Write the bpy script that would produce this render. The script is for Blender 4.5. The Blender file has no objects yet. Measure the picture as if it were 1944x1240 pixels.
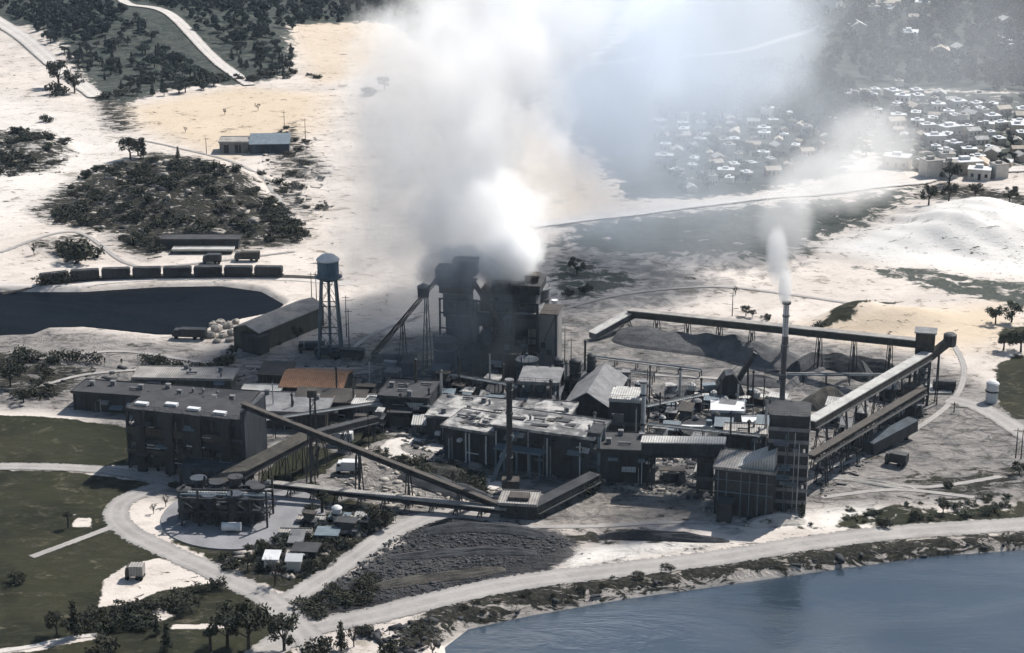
import bpy, math, random
import numpy as np
from mathutils import Vector, Matrix
R = math.radians
random.seed(7)
rng = np.random.default_rng(11)
scn = bpy.context.scene
COL = scn.collection

# ------------------------------------------------------------------ camera
W, H = 1944.0, 1240.0
CAMZ, PITCH, HFOV = 180.0, 18.0, 30.0
FOC = (W/2)/math.tan(R(HFOV/2))
cam_d = bpy.data.cameras.new('camera')
cam = bpy.data.objects.new('camera', cam_d)
COL.objects.link(cam)
cam.location = (0, 0, CAMZ)
cam.rotation_euler = (R(90-PITCH), 0, 0)
cam_d.angle = R(HFOV)
cam_d.clip_start = 1.0
cam_d.clip_end = 20000
scn.camera = cam

# ------------------------------------------------------------------ world and sun
SUN_EL, SUN_AZ = 48.0, 42.0          # azimuth clockwise from +Y
world = bpy.data.worlds.new('World')
scn.world = world
world.use_nodes = True
wn = world.node_tree
for n in list(wn.nodes): wn.nodes.remove(n)
sky = wn.nodes.new('ShaderNodeTexSky')
sky.sky_type = 'NISHITA'
sky.sun_disc = False
sky.sun_elevation = R(SUN_EL)
sky.sun_rotation = R(SUN_AZ)
sky.air_density = 1.3
sky.dust_density = 1.0
bg = wn.nodes.new('ShaderNodeBackground')
bg.inputs['Strength'].default_value = 0.06
wo = wn.nodes.new('ShaderNodeOutputWorld')
wn.links.new(sky.outputs[0], bg.inputs[0])
wn.links.new(bg.outputs[0], wo.inputs[0])
sd = bpy.data.lights.new('sun', 'SUN')
sd.energy = 4.6
sd.angle = R(0.53)
sd.color = (1.0, 0.95, 0.88)
sun = bpy.data.objects.new('sun', sd)
COL.objects.link(sun)
sdir = Vector((math.sin(R(SUN_AZ))*math.cos(R(SUN_EL)), math.cos(R(SUN_AZ))*math.cos(R(SUN_EL)), math.sin(R(SUN_EL))))
sun.rotation_euler = (-sdir).to_track_quat('-Z', 'Y').to_euler()
sun.location = (0, 300, 300)
scn.view_settings.view_transform = 'Standard'
scn.view_settings.look = 'None'
scn.view_settings.exposure = 0.62
scn.view_settings.gamma = 1.0
cy = scn.cycles
cy.max_bounces = 12
cy.diffuse_bounces = 2
cy.glossy_bounces = 2
cy.transmission_bounces = 2
cy.volume_bounces = 12
cy.transparent_max_bounces = 8
cy.volume_step_rate = 1.0
cy.volume_max_steps = 256
cy.use_denoising = True
cy.use_adaptive_sampling = True
cy.adaptive_threshold = 0.05
cy.sample_clamp_indirect = 8.0

# ------------------------------------------------------------------ places
CP, SP = math.cos(R(PITCH)), math.sin(R(PITCH))
def ray(px, py):
    a, b = (px-W/2)/FOC, (H/2-py)/FOC
    return (a, CP+b*SP, -SP+b*CP)
def G(px, py, z=0.0):
    """ground point that the photograph shows at this spot"""
    d = ray(px, py)
    t = (z-CAMZ)/d[2]
    return (d[0]*t, d[1]*t)
def HT(py_base, py_top):
    """height of an upright thing"""
    y = G(W/2, py_base)[1]
    d = ray(W/2, py_top)
    return CAMZ + d[2]/d[1]*y
def PPM(py):
    y = G(W/2, py)[1]
    return FOC/math.hypot(y, CAMZ)
def smooth(t):
    t = np.clip(t, 0, 1)
    return t*t*(3-2*t)

# polygons on the ground
def wp(pts): return np.array([G(*p) for p in pts])
LAKE = wp([(830,1210),(880,1172),(1000,1146),(1180,1115),(1400,1085),(1560,1062),(1760,1035),(1944,1022),(2300,1000),(2400,1500),(820,1500),(835,1240)])
POND = wp([(-400,548),(0,545),(160,545),(300,536),(420,534),(500,545),(545,570),(520,590),(470,600),(400,615),(375,634),(300,633),(160,618),(90,620),(60,632),(-400,650)])
def sdist(P, poly):
    """signed distance, positive inside"""
    x, y = P[:,0], P[:,1]
    n = len(poly)
    d = np.full(len(P), 1e9)
    ins = np.zeros(len(P), bool)
    for i in range(n):
        a, b = poly[i], poly[(i+1) % n]
        ab = b-a
        t = np.clip(((x-a[0])*ab[0]+(y-a[1])*ab[1])/(ab@ab+1e-9), 0, 1)
        d = np.minimum(d, np.hypot(x-a[0]-t*ab[0], y-a[1]-t*ab[1]))
        c = ((a[1] > y) != (b[1] > y)) & (x < (b[0]-a[0])*(y-a[1])/(b[1]-a[1]+1e-12)+a[0])
        ins ^= c
    return np.where(ins, d, -d)
MOUNDS = [  # px, py, radius x, radius y, height, rotation
    (350,385,40,42,9,-.2),(440,350,22,26,5,0),
    (1870,425,34,45,8,.1),(1790,450,34,26,5,.3),(1920,470,30,22,5,0),
    (1690,610,30,14,4.5,.25),(1620,600,22,9,3.5,.6),
    (60,290,25,30,4,0),(1380,485,40,20,2,0),
    (1640,40,160,200,14,0),(300,60,120,130,10,0)]
def terrain(P):
    z = np.zeros(len(P))
    for px, py, rx, ry, h, a in MOUNDS:
        c = G(px, py)
        dx, dy = P[:,0]-c[0], P[:,1]-c[1]
        u = (dx*math.cos(a)+dy*math.sin(a))/rx
        v = (-dx*math.sin(a)+dy*math.cos(a))/ry
        z += h*smooth(1-np.sqrt(u*u+v*v))
    for px, py, rr_ in ((1850,430,70),(360,385,50)):
        c = G(px, py); q = np.hypot(P[:,0]-c[0], P[:,1]-c[1]); k = smooth(1-q/rr_)
        z += k*(1.1*np.sin(P[:,0]*.19+np.sin(P[:,1]*.11)*2)*np.sin(P[:,1]*.14+P[:,0]*.05)+.5*np.sin(P[:,0]*.47+P[:,1]*.3))
    z += 0.25*np.sin(P[:,0]*.11+P[:,1]*.07)*np.sin(P[:,1]*.05)*smooth((P[:,1]-620)/80)
    m = (P[:,1] < 520)
    if m.any(): z[m] -= 4.5*smooth((sdist(P[m], LAKE)+3.0)/9.0)
    m = (P[:,1] > 500) & (P[:,1] < 640) & (P[:,0] < 0)
    if m.any(): z[m] -= 3.0*smooth((sdist(P[m], POND)+1.5)/5.0)
    return z
def gz(x, y): return float(terrain(np.array([[x, y]]))[0])

# ------------------------------------------------------------------ materials
class N:
    def __init__(s, m): s.t = m.node_tree
    def new(s, k, **kw):
        n = s.t.nodes.new(k)
        for a, v in kw.items(): setattr(n, a, v)
        return n
    def link(s, a, b): s.t.links.new(a, b)
def newmat(name):
    m = bpy.data.materials.new(name)
    m.use_nodes = True
    return m, N(m), m.node_tree.nodes['Principled BSDF']
def mixc(n, f, a, b, mode='MIX'):
    x = n.new('ShaderNodeMix', data_type='RGBA', blend_type=mode)
    for s, v in ((x.inputs[0], f), (x.inputs[6], a), (x.inputs[7], b)):
        if isinstance(v, (int, float)): s.default_value = v
        elif isinstance(v, tuple): s.default_value = (*v[:3], 1)
        else: n.link(v, s)
    return x.outputs[2]
def math_(n, op, a, b=None, clamp=False):
    x = n.new('ShaderNodeMath', operation=op, use_clamp=clamp)
    for s, v in ((x.inputs[0], a), (x.inputs[1], b)):
        if v is None: continue
        if isinstance(v, (int, float)): s.default_value = v
        else: n.link(v, s)
    return x.outputs[0]
def noise(n, vec, scale, detail=6, rough=.6, dist=0.0):
    x = n.new('ShaderNodeTexNoise')
    x.inputs['Scale'].default_value = scale
    x.inputs['Detail'].default_value = detail
    x.inputs['Roughness'].default_value = rough
    x.inputs['Distortion'].default_value = dist
    if vec is not None: n.link(vec, x.inputs['Vector'])
    return x.outputs['Fac']
def mapping(n, vec, scale=(1,1,1), rot=(0,0,0), loc=(0,0,0)):
    x = n.new('ShaderNodeMapping')
    x.inputs['Scale'].default_value = scale
    x.inputs['Rotation'].default_value = rot
    x.inputs['Location'].default_value = loc
    n.link(vec, x.inputs['Vector'])
    return x.outputs[0]
def ramp(n, f, p0, p1, c0=(0,0,0), c1=(1,1,1)):
    x = n.new('ShaderNodeValToRGB')
    x.color_ramp.elements[0].position = p0
    x.color_ramp.elements[1].position = p1
    x.color_ramp.elements[0].color = (*c0, 1)
    x.color_ramp.elements[1].color = (*c1, 1)
    n.link(f, x.inputs[0])
    return x.outputs[0]
def bump(n, b, h, strength, dist):
    x = n.new('ShaderNodeBump')
    x.inputs['Strength'].default_value = strength
    x.inputs['Distance'].default_value = dist
    n.link(h, x.inputs['Height'])
    n.link(x.outputs[0], b.inputs['Normal'])
MT = {}
def mat(name, c1, c2, scale=.35, rough=.85, streak=1.0, corr=0, spec=.25, metal=0, bmp=.5, lo=.38, hi=.62, grime=(.05,.05,.055), gr=.35):
    c1, c2, grime = (tuple(x*.74 for x in c) for c in (c1, c2, grime))
    m, n, b = newmat(name)
    tc = n.new('ShaderNodeTexCoord').outputs['Object']
    v1 = mapping(n, tc, (1, 1, 1/streak))
    a = noise(n, v1, scale, 8, .65, .4)
    fa = ramp(n, a, lo, hi)
    col = mixc(n, fa, c1, c2)
    b2 = noise(n, mapping(n, tc, (1, 1, 1/streak), loc=(31, 7, 3)), scale*5, 6, .7)
    col = mixc(n, math_(n, 'MULTIPLY', ramp(n, b2, .52, .72), gr), col, grime)
    n.link(col, b.inputs['Base Color'])
    b.inputs['Roughness'].default_value = rough
    b.inputs['Specular IOR Level'].default_value = spec
    b.inputs['Metallic'].default_value = metal
    h = b2
    if corr:
        w = n.new('ShaderNodeTexWave', wave_type='BANDS', bands_direction='DIAGONAL' if corr < 0 else 'X')
        w.inputs['Scale'].default_value = abs(corr)
        w.inputs['Distortion'].default_value = .3
        n.link(mapping(n, tc, (1, 1, 0) if corr < 0 else (1, 0, 0)), w.inputs['Vector'])
        h = math_(n, 'ADD', w.outputs['Fac'], math_(n, 'MULTIPLY', b2, .5))
        col2 = mixc(n, math_(n, 'MULTIPLY', w.outputs['Fac'], .45), col, grime)
        n.link(col2, b.inputs['Base Color'])
    bump(n, b, h, bmp, .25)
    MT[name] = m
    return m
mat('dusty_roof', (.52,.49,.45), (.30,.29,.28), .25, streak=1, corr=.5, gr=.6, grime=(.14,.13,.13))
mat('stack_concrete', (.17,.165,.18), (.10,.10,.112), .3, streak=4)
mat('slab_roof', (.50,.49,.475), (.13,.13,.135), .22, gr=.8, lo=.42, hi=.55, grime=(.10,.10,.105))
mat('bright_roof', (.74,.73,.70), (.50,.49,.475), .3, gr=.45, grime=(.16,.16,.16), corr=.5)
mat('grey_roof', (.27,.27,.28), (.16,.165,.175), .3, gr=.5)
mat('dark_roof', (.070,.070,.075), (.035,.037,.042), .3, gr=.4)
mat('dark_steel', (.034,.038,.048), (.008,.010,.014), .4, .6, spec=.4, streak=4)
mat('brown_steel', (.085,.07,.06), (.04,.036,.034), .5, .7, streak=3)
mat('dark_cladding', (.060,.070,.088), (.010,.013,.019), .30, .7, streak=4, corr=1.1)  # near-black paint that also carries the shade of the backlit fronts
mat('grey_cladding', (.20,.21,.225), (.10,.105,.115), .3, .7, streak=5, corr=-1.0)
mat('blue_cladding', (.085,.115,.155), (.025,.036,.052), .3, .7, streak=3, corr=.9)
mat('olive_cladding', (.125,.12,.095), (.08,.078,.062), .35, .8, streak=3, corr=.7)
mat('concrete', (.33,.32,.31), (.20,.20,.205), .2, .9, streak=3, gr=.5)
mat('dark_concrete', (.13,.14,.155), (.065,.07,.082), .16, .9, streak=4, gr=.6, grime=(.02,.022,.028))
mat('pale_pad', (.30,.30,.32), (.22,.22,.235), .15, .9, gr=.3, grime=(.12,.12,.12))
mat('rust_tile', (.50,.27,.15), (.36,.19,.11), .6, .9, gr=.55, grime=(.08,.05,.04), corr=.5)
mat('white_paint', (.80,.81,.82), (.66,.67,.69), .4, .5, gr=.25, grime=(.3,.28,.26))
mat('tower_blue', (.12,.20,.27), (.07,.12,.17), .5, .55, streak=3)
mat('tank_blue', (.19,.24,.28), (.13,.17,.20), .5, .55, streak=3)
mat('coal', (.075,.078,.085), (.035,.037,.042), .3, .95, bmp=1, gr=.4)
mat('grey_dust', (.15,.15,.155), (.09,.092,.10), .2, .95, bmp=1)
mat('pale_dust', (.62,.58,.53), (.46,.43,.40), .3, .95, bmp=1, gr=.3, grime=(.2,.19,.18))
mat('rock', (.52,.48,.43), (.34,.31,.28), .8, .95, bmp=1, gr=.4, grime=(.1,.09,.08))
mat('soil_dark', (.11,.10,.085), (.05,.048,.045), .4, .95, bmp=1)
mat('bark', (.07,.055,.045), (.04,.032,.028), 1.0, .95)
mat('rubber', (.02,.02,.02), (.03,.03,.03), 1.0, .9)
mat('glass', (.02,.025,.03), (.03,.035,.045), 1.0, .15, spec=.6, gr=.1)
mat('house_white', (.80,.76,.70), (.66,.62,.57), .6, .9, gr=.2)
mat('house_cream', (.66,.58,.48), (.52,.45,.38), .6, .9, gr=.2)
mat('house_pink', (.55,.42,.34), (.45,.34,.28), .6, .9, gr=.2)
mat('skin', (.35,.22,.16), (.35,.22,.16), 1.0, .8, gr=0)
mat('cloth', (.035,.04,.05), (.05,.05,.055), 2.0, .95)
def foliage(name, c1, c2, c3):
    c1, c2, c3 = (tuple(x*.78 for x in c) for c in (c1, c2, c3))
    m, n, b = newmat(name)
    tc = n.new('ShaderNodeTexCoord').outputs['Object']
    a = noise(n, tc, .45, 3, .6)
    g = n.new('ShaderNodeNewGeometry')
    col = mixc(n, ramp(n, a, .38, .62), c1, c2)
    oi = n.new('ShaderNodeObjectInfo').outputs['Random']
    col = mixc(n, math_(n, 'MULTIPLY', oi, .7), col, c3)
    col = mixc(n, math_(n, 'MULTIPLY', g.outputs['Random Per Island'], .6), col, tuple(x*.4 for x in c1))
    n.link(col, b.inputs['Base Color'])
    b.inputs['Roughness'].default_value = .75
    b.inputs['Specular IOR Level'].default_value = .2
    MT[name] = m
foliage('leaf_dark', (.018,.024,.013), (.044,.050,.024), (.045,.040,.026))
foliage('leaf_green', (.040,.052,.026), (.060,.070,.035), (.03,.042,.028))
foliage('leaf_wood', (.030,.045,.042), (.050,.066,.058), (.024,.036,.038))
foliage('leaf_dry', (.10,.09,.06), (.05,.055,.035), (.12,.10,.08))

# ------------------------------------------------------------------ mesh builder
class MB:
    def __init__(s): s.v = []; s.f = []
    def add(s, vs, fs):
        o = len(s.v)
        s.v += [tuple(v) for v in vs]
        s.f += [tuple(i+o for i in f) for f in fs]
        return s
    def box(s, x0, x1, y0, y1, z0, z1):
        return s.add([(x0,y0,z0),(x1,y0,z0),(x1,y1,z0),(x0,y1,z0),(x0,y0,z1),(x1,y0,z1),(x1,y1,z1),(x0,y1,z1)],
              [(0,3,2,1),(4,5,6,7),(0,1,5,4),(1,2,6,5),(2,3,7,6),(3,0,4,7)])
    def prism(s, prof, a, b, axis='y'):
        """profile (p, z) swept from a to b along axis"""
        n = len(prof)
        if axis == 'y': vs = [(p, a, z) for p, z in prof]+[(p, b, z) for p, z in prof]
        else: vs = [(a, p, z) for p, z in prof]+[(b, p, z) for p, z in prof]
        fs = [tuple(range(n)), tuple(range(2*n-1, n-1, -1))]+[(i, n+i, n+(i+1) % n, (i+1) % n) for i in range(n)]
        return s.add(vs, fs)
    def lathe(s, prof, x=0, y=0, n=20, cap=True):
        vs = []; fs = []
        for r, z in prof:
            for k in range(n):
                a = 2*math.pi*k/n
                vs.append((x+r*math.cos(a), y+r*math.sin(a), z))
        for j in range(len(prof)-1):
            for k in range(n):
                k2 = (k+1) % n
                fs.append((j*n+k, j*n+k2, (j+1)*n+k2, (j+1)*n+k))
        if cap:
            fs.append(tuple(range(n-1, -1, -1)))
            fs.append(tuple((len(prof)-1)*n+k for k in range(n)))
        return s.add(vs, fs)
    def bar(s, a, b, r, n=4, r2=None):
        a, b = Vector(a), Vector(b)
        d = b-a
        if d.length < 1e-6: return s
        q = d.to_track_quat('Z', 'X')
        r2 = r if r2 is None else r2
        vs = []
        for p, rr in ((a, r), (b, r2)):
            for k in range(n):
                t = 2*math.pi*(k+.5)/n
                vs.append(p+q@Vector((rr*math.cos(t), rr*math.sin(t), 0)))
        fs = [(k, (k+1) % n, n+(k+1) % n, n+k) for k in range(n)]+[tuple(range(n-1, -1, -1)), tuple(range(n, 2*n))]
        return s.add(vs, fs)
    def beam(s, a, b, w, h):
        """rectangular beam, w across, h tall"""
        a, b = Vector(a), Vector(b)
        d = (b-a).normalized()
        sd_ = d.cross(Vector((0,0,1)))
        sd_ = sd_.normalized() if sd_.length > 1e-4 else Vector((1,0,0))
        up = sd_.cross(d)
        vs = []
        for p in (a, b):
            for i, j in ((-1,-1),(1,-1),(1,1),(-1,1)):
                vs.append(p+sd_*i*w/2+up*j*h/2)
        return s.add(vs, [(0,1,2,3),(7,6,5,4),(0,4,5,1),(1,5,6,2),(2,6,7,3),(3,7,4,0)])
    def blob(s, c, r, seed=0, n=8, m=5, amp=.25, flat=.75):
        rr = random.Random(seed)
        vs = []; fs = []
        for j in range(m+1):
            ph = -math.pi/2+math.pi*j/m
            for k in range(n):
                a = 2*math.pi*k/n
                q = r*(1+rr.uniform(-amp, amp))
                vs.append((c[0]+q*math.cos(ph)*math.cos(a), c[1]+q*math.cos(ph)*math.sin(a), c[2]+q*math.sin(ph)*flat))
        for j in range(m):
            for k in range(n):
                k2 = (k+1) % n
                fs.append((j*n+k, j*n+k2, (j+1)*n+k2, (j+1)*n+k))
        return s.add(vs, fs)
    def mesh(s, name):
        me = bpy.data.meshes.new(name)
        me.from_pydata(s.v, [], s.f)
        me.update()
        return me
    def build(s, name, material, parent=None):
        if not s.f: return None
        me = s.mesh(name)
        me.materials.append(MT[material] if isinstance(material, str) else material)
        return link(name, me, parent)
def link(name, me, parent=None):
    o = bpy.data.objects.new(name, me)
    COL.objects.link(o)
    if parent is not None: o.parent = parent
    return o
def tag(o, label, cat, group=None, kind=None):
    o['label'] = label; o['category'] = cat
    if group: o['group'] = group
    if kind: o['kind'] = kind
    return o
def thing(name, label, cat, loc=(0,0,0), rz=0, group=None):
    o = bpy.data.objects.new(name, None)
    COL.objects.link(o)
    o.location = loc
    o.rotation_euler = (0, 0, rz)
    o.empty_display_size = 1
    return tag(o, label, cat, group)
def dup(root, loc, rz=0, sc=1.0, label=None, group=None):
    r = root.copy(); COL.objects.link(r)
    r.location = loc; r.rotation_euler = (0, 0, rz)
    r.scale = (sc, sc, sc) if not isinstance(sc, tuple) else sc
    if label: r['label'] = label
    if group: r['group'] = group
    for ch in list(KIDS.get(root.name, root.children)):
        c = ch.copy(); COL.objects.link(c); c.parent = r
        for g in ch.children:
            d = g.copy(); COL.objects.link(d); d.parent = c
    return r
KIDS = {}
def at(px, py, dz=0):
    x, y = G(px, py)
    return (x, y, gz(x, y)+dz)
def npmesh(name, verts, faces, material):
    me = bpy.data.meshes.new(name)
    k = faces.shape[1]
    me.vertices.add(len(verts)); me.vertices.foreach_set('co', verts.astype(np.float32).ravel())
    me.loops.add(faces.size); me.loops.foreach_set('vertex_index', faces.astype(np.int32).ravel())
    me.polygons.add(len(faces))
    me.polygons.foreach_set('loop_start', np.arange(0, faces.size, k, dtype=np.int32))
    me.polygons.foreach_set('loop_total', np.full(len(faces), k, dtype=np.int32))
    me.update(calc_edges=True)
    me.materials.append(MT[material] if isinstance(material, str) else material)
    return me

#=== SETTING ===
# fan grid dense where the photograph looks, sparse beyond, reaching the horizon
def ground_sheet():
    yy = np.concatenate([np.linspace(-400, 230, 20), np.geomspace(245, 1500, 860), np.geomspace(1560, 16000, 40)])
    uu = np.concatenate([np.linspace(-6, -.5, 14), np.linspace(-.48, .48, 860), np.linspace(.5, 6, 14)])
    hy = np.maximum(yy, 240)
    X = uu[None, :]*hy[:, None]
    Y = np.repeat(yy[:, None], len(uu), 1)
    P = np.stack([X.ravel(), Y.ravel()], 1)
    Z = terrain(P)
    a = np.zeros((len(P), 4)); b = np.zeros((len(P), 4))
    def paint(ch, pts, soft=3.0, val=1.0, sub=False):
        poly = wp(pts)
        arr, k = (a, ch) if ch < 4 else (b, ch-4)
        mn, mx = poly.min(0)-soft*2, poly.max(0)+soft*2
        m = (P[:,0] > mn[0]) & (P[:,0] < mx[0]) & (P[:,1] > mn[1]) & (P[:,1] < mx[1])
        if not m.any(): return
        w = np.clip(.5+sdist(P[m], poly)/(2*soft), 0, 1)*val
        if sub: arr[m, k] = np.minimum(arr[m, k], 1-w)
        else: arr[m, k] = np.maximum(arr[m, k], w)
    GR, SC, AS, WM, FO, CR, WH, PL = range(8)
    # plant yard with cracked, greyed dust
    paint(CR, [(-200,640),(100,622),(330,650),(440,668),(700,640),(1080,600),(1200,600),(1500,640),(1760,672),(1890,740),(2100,900),(2100,950),(1540,965),(1350,985),(1100,1000),(900,985),(740,1000),(560,1000),(250,935),(330,905),(140,780),(-200,770)], 5)
    paint(AS, [(1140,600),(1250,605),(1640,665),(1660,720),(1500,740),(1200,650)], 5, .6)
    paint(AS, [(700,640),(900,620),(1080,650),(1300,760),(1500,800),(1480,960),(1150,940),(860,910),(830,860),(690,760)], 8, .8)
    paint(SC, [(690,690),(800,660),(1040,700),(1060,800),(900,800),(760,830),(690,800)], 8, .62)
    paint(SC, [(1230,770),(1480,750),(1470,860),(1230,850)], 6, .5)
    paint(AS, [(1030,470),(1300,500),(1420,540),(1240,590),(1060,610)], 9, .75)  # grey wash put into the ground colour for haze right of the kiln
    paint(AS, [(1060,600),(1300,620),(1700,700),(1740,760),(1500,760),(1100,740)], 10, .7)
    paint(AS, [(0,680),(180,690),(260,700),(460,720),(460,760),(140,740),(60,770),(0,770)], 4, .45)
    paint(AS, [(1100,1000),(1350,985),(1420,1000),(1400,1020),(1050,1018)], 3, .5)
    paint(AS, [(1760,740),(1900,790),(1944,850),(1944,920),(1600,900),(1560,850)], 8, .35)
    # grass
    paint(GR, [(-300,785),(60,788),(150,797),(250,812),(345,890),(240,884),(160,886),(-300,882)], 1.5)
    paint(GR, [(-300,890),(120,893),(215,905),(335,925),(262,938),(218,960),(214,1002),(300,1046),(400,1092),(480,1130),(535,1165),(560,1240),(560,1500),(-300,1500)], 1.5)
    paint(GR, [(345,1008),(560,1012),(640,1002),(735,1012),(640,1080),(550,1130),(450,1085),(330,1030)], 2.5)
    paint(GR, [(590,822),(640,800),(735,806),(738,832),(690,852),(600,842)], 2, .9)
    paint(GR, [(490,900),(560,850),(600,842),(660,862),(620,900),(500,930)], 2.5, .95)
    paint(GR, [(520,935),(620,925),(740,960),(640,990),(560,960)], 3, .7)
    paint(GR, [(1400,990),(1440,975),(1560,1000),(1640,965),(1720,955),(1800,965),(2100,930),(2100,985),(1600,1008),(1420,1002)], 3, .75)
    paint(GR, [(1545,628),(1590,590),(1640,574),(1720,572),(1660,592),(1620,622)], 3, .85)
    paint(GR, [(1890,690),(1925,672),(2000,680),(2000,800),(1920,795),(1885,750)], 2, .95)
    paint(GR, [(1880,630),(1944,615),(2000,620),(2000,660),(1900,650)], 3, .9)
    paint(GR, [(480,460),(700,470),(720,500),(640,520),(600,500),(520,495)], 5, .35)
    for pts in ([(188,1152),(200,1100),(240,1075),(300,1062),(400,1072),(450,1105),(395,1108),(300,1122),(235,1150)],
                [(-50,1240),(70,1224),(190,1202),(190,1210),(80,1232),(-50,1250)],
                [(330,1186),(440,1184),(440,1192),(330,1194)],
                [(262,1170),(300,1155),(335,1170),(280,1186)],
                [(150,985),(170,985),(172,1002),(140,1000)]):
        paint(GR, pts, 1.2, 1, True)
    # scrub
    for pts, s, v in (([(60,400),(130,350),(215,308),(300,290),(400,303),(470,352),(585,440),(560,465),(430,475),(300,480),(285,492),(230,470),(200,440),(110,425)], 6, 1.0),
        ([(-200,245),(90,248),(140,290),(100,325),(-200,340)], 6, .8),
        ([(175,185),(250,180),(260,250),(205,250)], 5, .75),
        ([(500,280),(560,230),(600,290),(640,330),(580,350),(520,330)], 5, .6),
        ([(500,340),(580,370),(600,420),(540,400)], 4, .6),
        ([(50,460),(170,440),(185,490),(120,500)], 3, .7),
        ([(0,665),(60,680),(180,700),(150,720),(110,755),(-100,740),(-100,665)], 3, .85),
        ([(400,1065),(520,1010),(600,985),(700,955),(750,975),(740,1005),(660,1060),(550,1115)], 4, .85),
        ([(690,850),(800,865),(935,905),(945,950),(840,925),(740,890)], 3, .85),
        ([(1040,800),(1100,1000),(1240,1000),(1300,1012),(1290,1030),(1060,1034)], 3, .0),
        ([(820,1150),(1000,1112),(1300,1068),(1600,1030),(1944,1008),(2200,990),(2200,1020),(1944,1024),(1560,1064),(1180,1117),(880,1175),(800,1230),(740,1240),(760,1200)], 1.5, .95),
        ([(1060,1010),(1200,1004),(1300,1012),(1300,1022),(1060,1034)], 2.5, .8),
        ([(1700,905),(1944,885),(1944,935),(1780,955)], 4, .7),
        ([(1730,372),(1800,345),(1960,370),(1960,400),(1790,392)], 5, .9),
        ([(1640,820),(1760,800),(1660,860)], 4, .6),
        ([(1540,860),(1640,800),(1760,760),(1700,840),(1560,900)], 6, .45)):
        if v: paint(SC, pts, s, v)
    # scorched furrowed field
    paint(PL, [(745,1004),(860,965),(960,985),(1070,1010),(1120,1036),(1050,1088),(850,1128),(700,1160),(570,1178),(556,1150),(620,1105),(745,1035)], 4)
    paint(SC, [(560,1150),(700,1090),(830,1110),(700,1165),(575,1182)], 3, .9)
    paint(PL, [(1240,1020),(1390,1018),(1380,1052),(1100,1088),(1060,1082)], 4, .45)
    # forest floor
    paint(FO, [(-900,-200),(850,-200),(800,45),(740,50),(700,40),(560,55),(555,145),(480,160),(330,168),(240,198),(180,190),(120,110),(60,60),(-300,20)], 10)
    paint(FO, [(790,-200),(1300,-200),(1150,100),(1060,160),(1000,215),(900,150),(770,70),(740,45)], 10)
    paint(FO, [(1050,150),(1200,60),(1500,-100),(2600,-200),(2600,190),(1900,175),(1620,172),(1660,240),(1620,330),(1540,350),(1430,372),(1180,384),(1120,300),(1040,230)], 12, 1)
    paint(FO, [(1620,170),(2100,180),(2100,320),(1700,330),(1640,290)], 6, .8)
    paint(FO, [(1060,425),(1200,408),(1440,384),(1540,378),(1780,345),(1730,390),(1640,440),(1560,462),(1500,500),(1380,500),(1280,498),(1040,470)], 14, .9)
    paint(AS, [(1040,425),(1440,385),(1560,470),(1480,520),(1040,500)], 12, .9)  # grey under the field, the paling by smoke put into its colour
    paint(FO, [(1600,505),(1740,505),(2000,545),(2000,592),(1900,582),(1750,548)], 5, .75)
    paint(FO, [(1040,490),(1120,490),(1240,530),(1160,570),(1060,575),(1030,540)], 6, .7)
    paint(WH, [(1560,470),(1740,410),(1850,380),(2000,400),(2000,530),(1700,500)], 8)
    paint(WH, [(1320,990),(1480,968),(1540,970),(1545,1000),(1400,1004)], 3, .9)
    paint(WH, [(1540,965),(1640,955),(1700,975),(1640,1000),(1545,1006)], 3, .8)
    paint(WH, [(1010,1060),(1240,1022),(1390,1024),(1300,1046),(1090,1075)], 2.5, .75)
    paint(WH, [(-200,520),(0,180),(200,250),(240,300),(-200,540)], 20, .5)
    paint(WM, [(240,205),(450,165),(620,180),(600,250),(430,300),(260,240)], 10)
    paint(WM, [(1500,620),(1900,575),(1944,640),(1800,670),(1600,650)], 8)
    paint(WM, [(960,230),(1120,300),(1200,385),(1020,420),(900,380)], 10)
    paint(WM, [(540,45),(760,40),(780,130),(600,160)], 8, .8)
    paint(WM, [(1100,940),(1300,930),(1330,980),(1080,990)], 6, .8)
    nx = len(uu); ny = len(yy)
    i = np.arange(ny-1)[:, None]*nx+np.arange(nx-1)[None, :]
    F = np.stack([i, i+1, i+nx+1, i+nx], -1).reshape(-1, 4)
    V = np.stack([P[:,0], P[:,1], Z], 1)
    m, n, bs = newmat('ground_cover')
    tc = n.new('ShaderNodeTexCoord').outputs['Object']
    at1 = n.new('ShaderNodeAttribute', attribute_name='cover_a')
    at2 = n.new('ShaderNodeAttribute', attribute_name='cover_b')
    s1, s2 = n.new('ShaderNodeSeparateColor'), n.new('ShaderNodeSeparateColor')
    n.link(at1.outputs['Color'], s1.inputs[0]); n.link(at2.outputs['Color'], s2.inputs[0])
    gr, sc_, as_ = s1.outputs
    wm = at1.outputs['Alpha']
    fo, cr, wh = s2.outputs
    pl = at2.outputs['Alpha']
    n1 = noise(n, tc, .035, 8, .6, .3)
    n2 = noise(n, tc, .16, 8, .68, .6)
    n3 = noise(n, tc, .9, 6, .7)
    n4 = noise(n, mapping(n, tc, (.5, 1, 1), (0, 0, R(-8))), .35, 8, .75, .8)
    def nbroad(x): return math_(n, 'ADD', math_(n, 'MULTIPLY', math_(n, 'SUBTRACT', x, .5), 2.0), .5)
    n1, n2, n4 = nbroad(n1), nbroad(n2), nbroad(n4)
    def mask(w, nn, sharp=5.0, k=1.0, off=-.5):
        # weight broken up by noise, crisp edge
        x = math_(n, 'ADD', w, math_(n, 'MULTIPLY', math_(n, 'SUBTRACT', nn, .5), k*2))
        return math_(n, 'MULTIPLY', math_(n, 'ADD', x, off), sharp, True)
    sand = mixc(n, ramp(n, n1, .35, .65), (.72,.655,.60), (.60,.545,.50))
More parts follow.
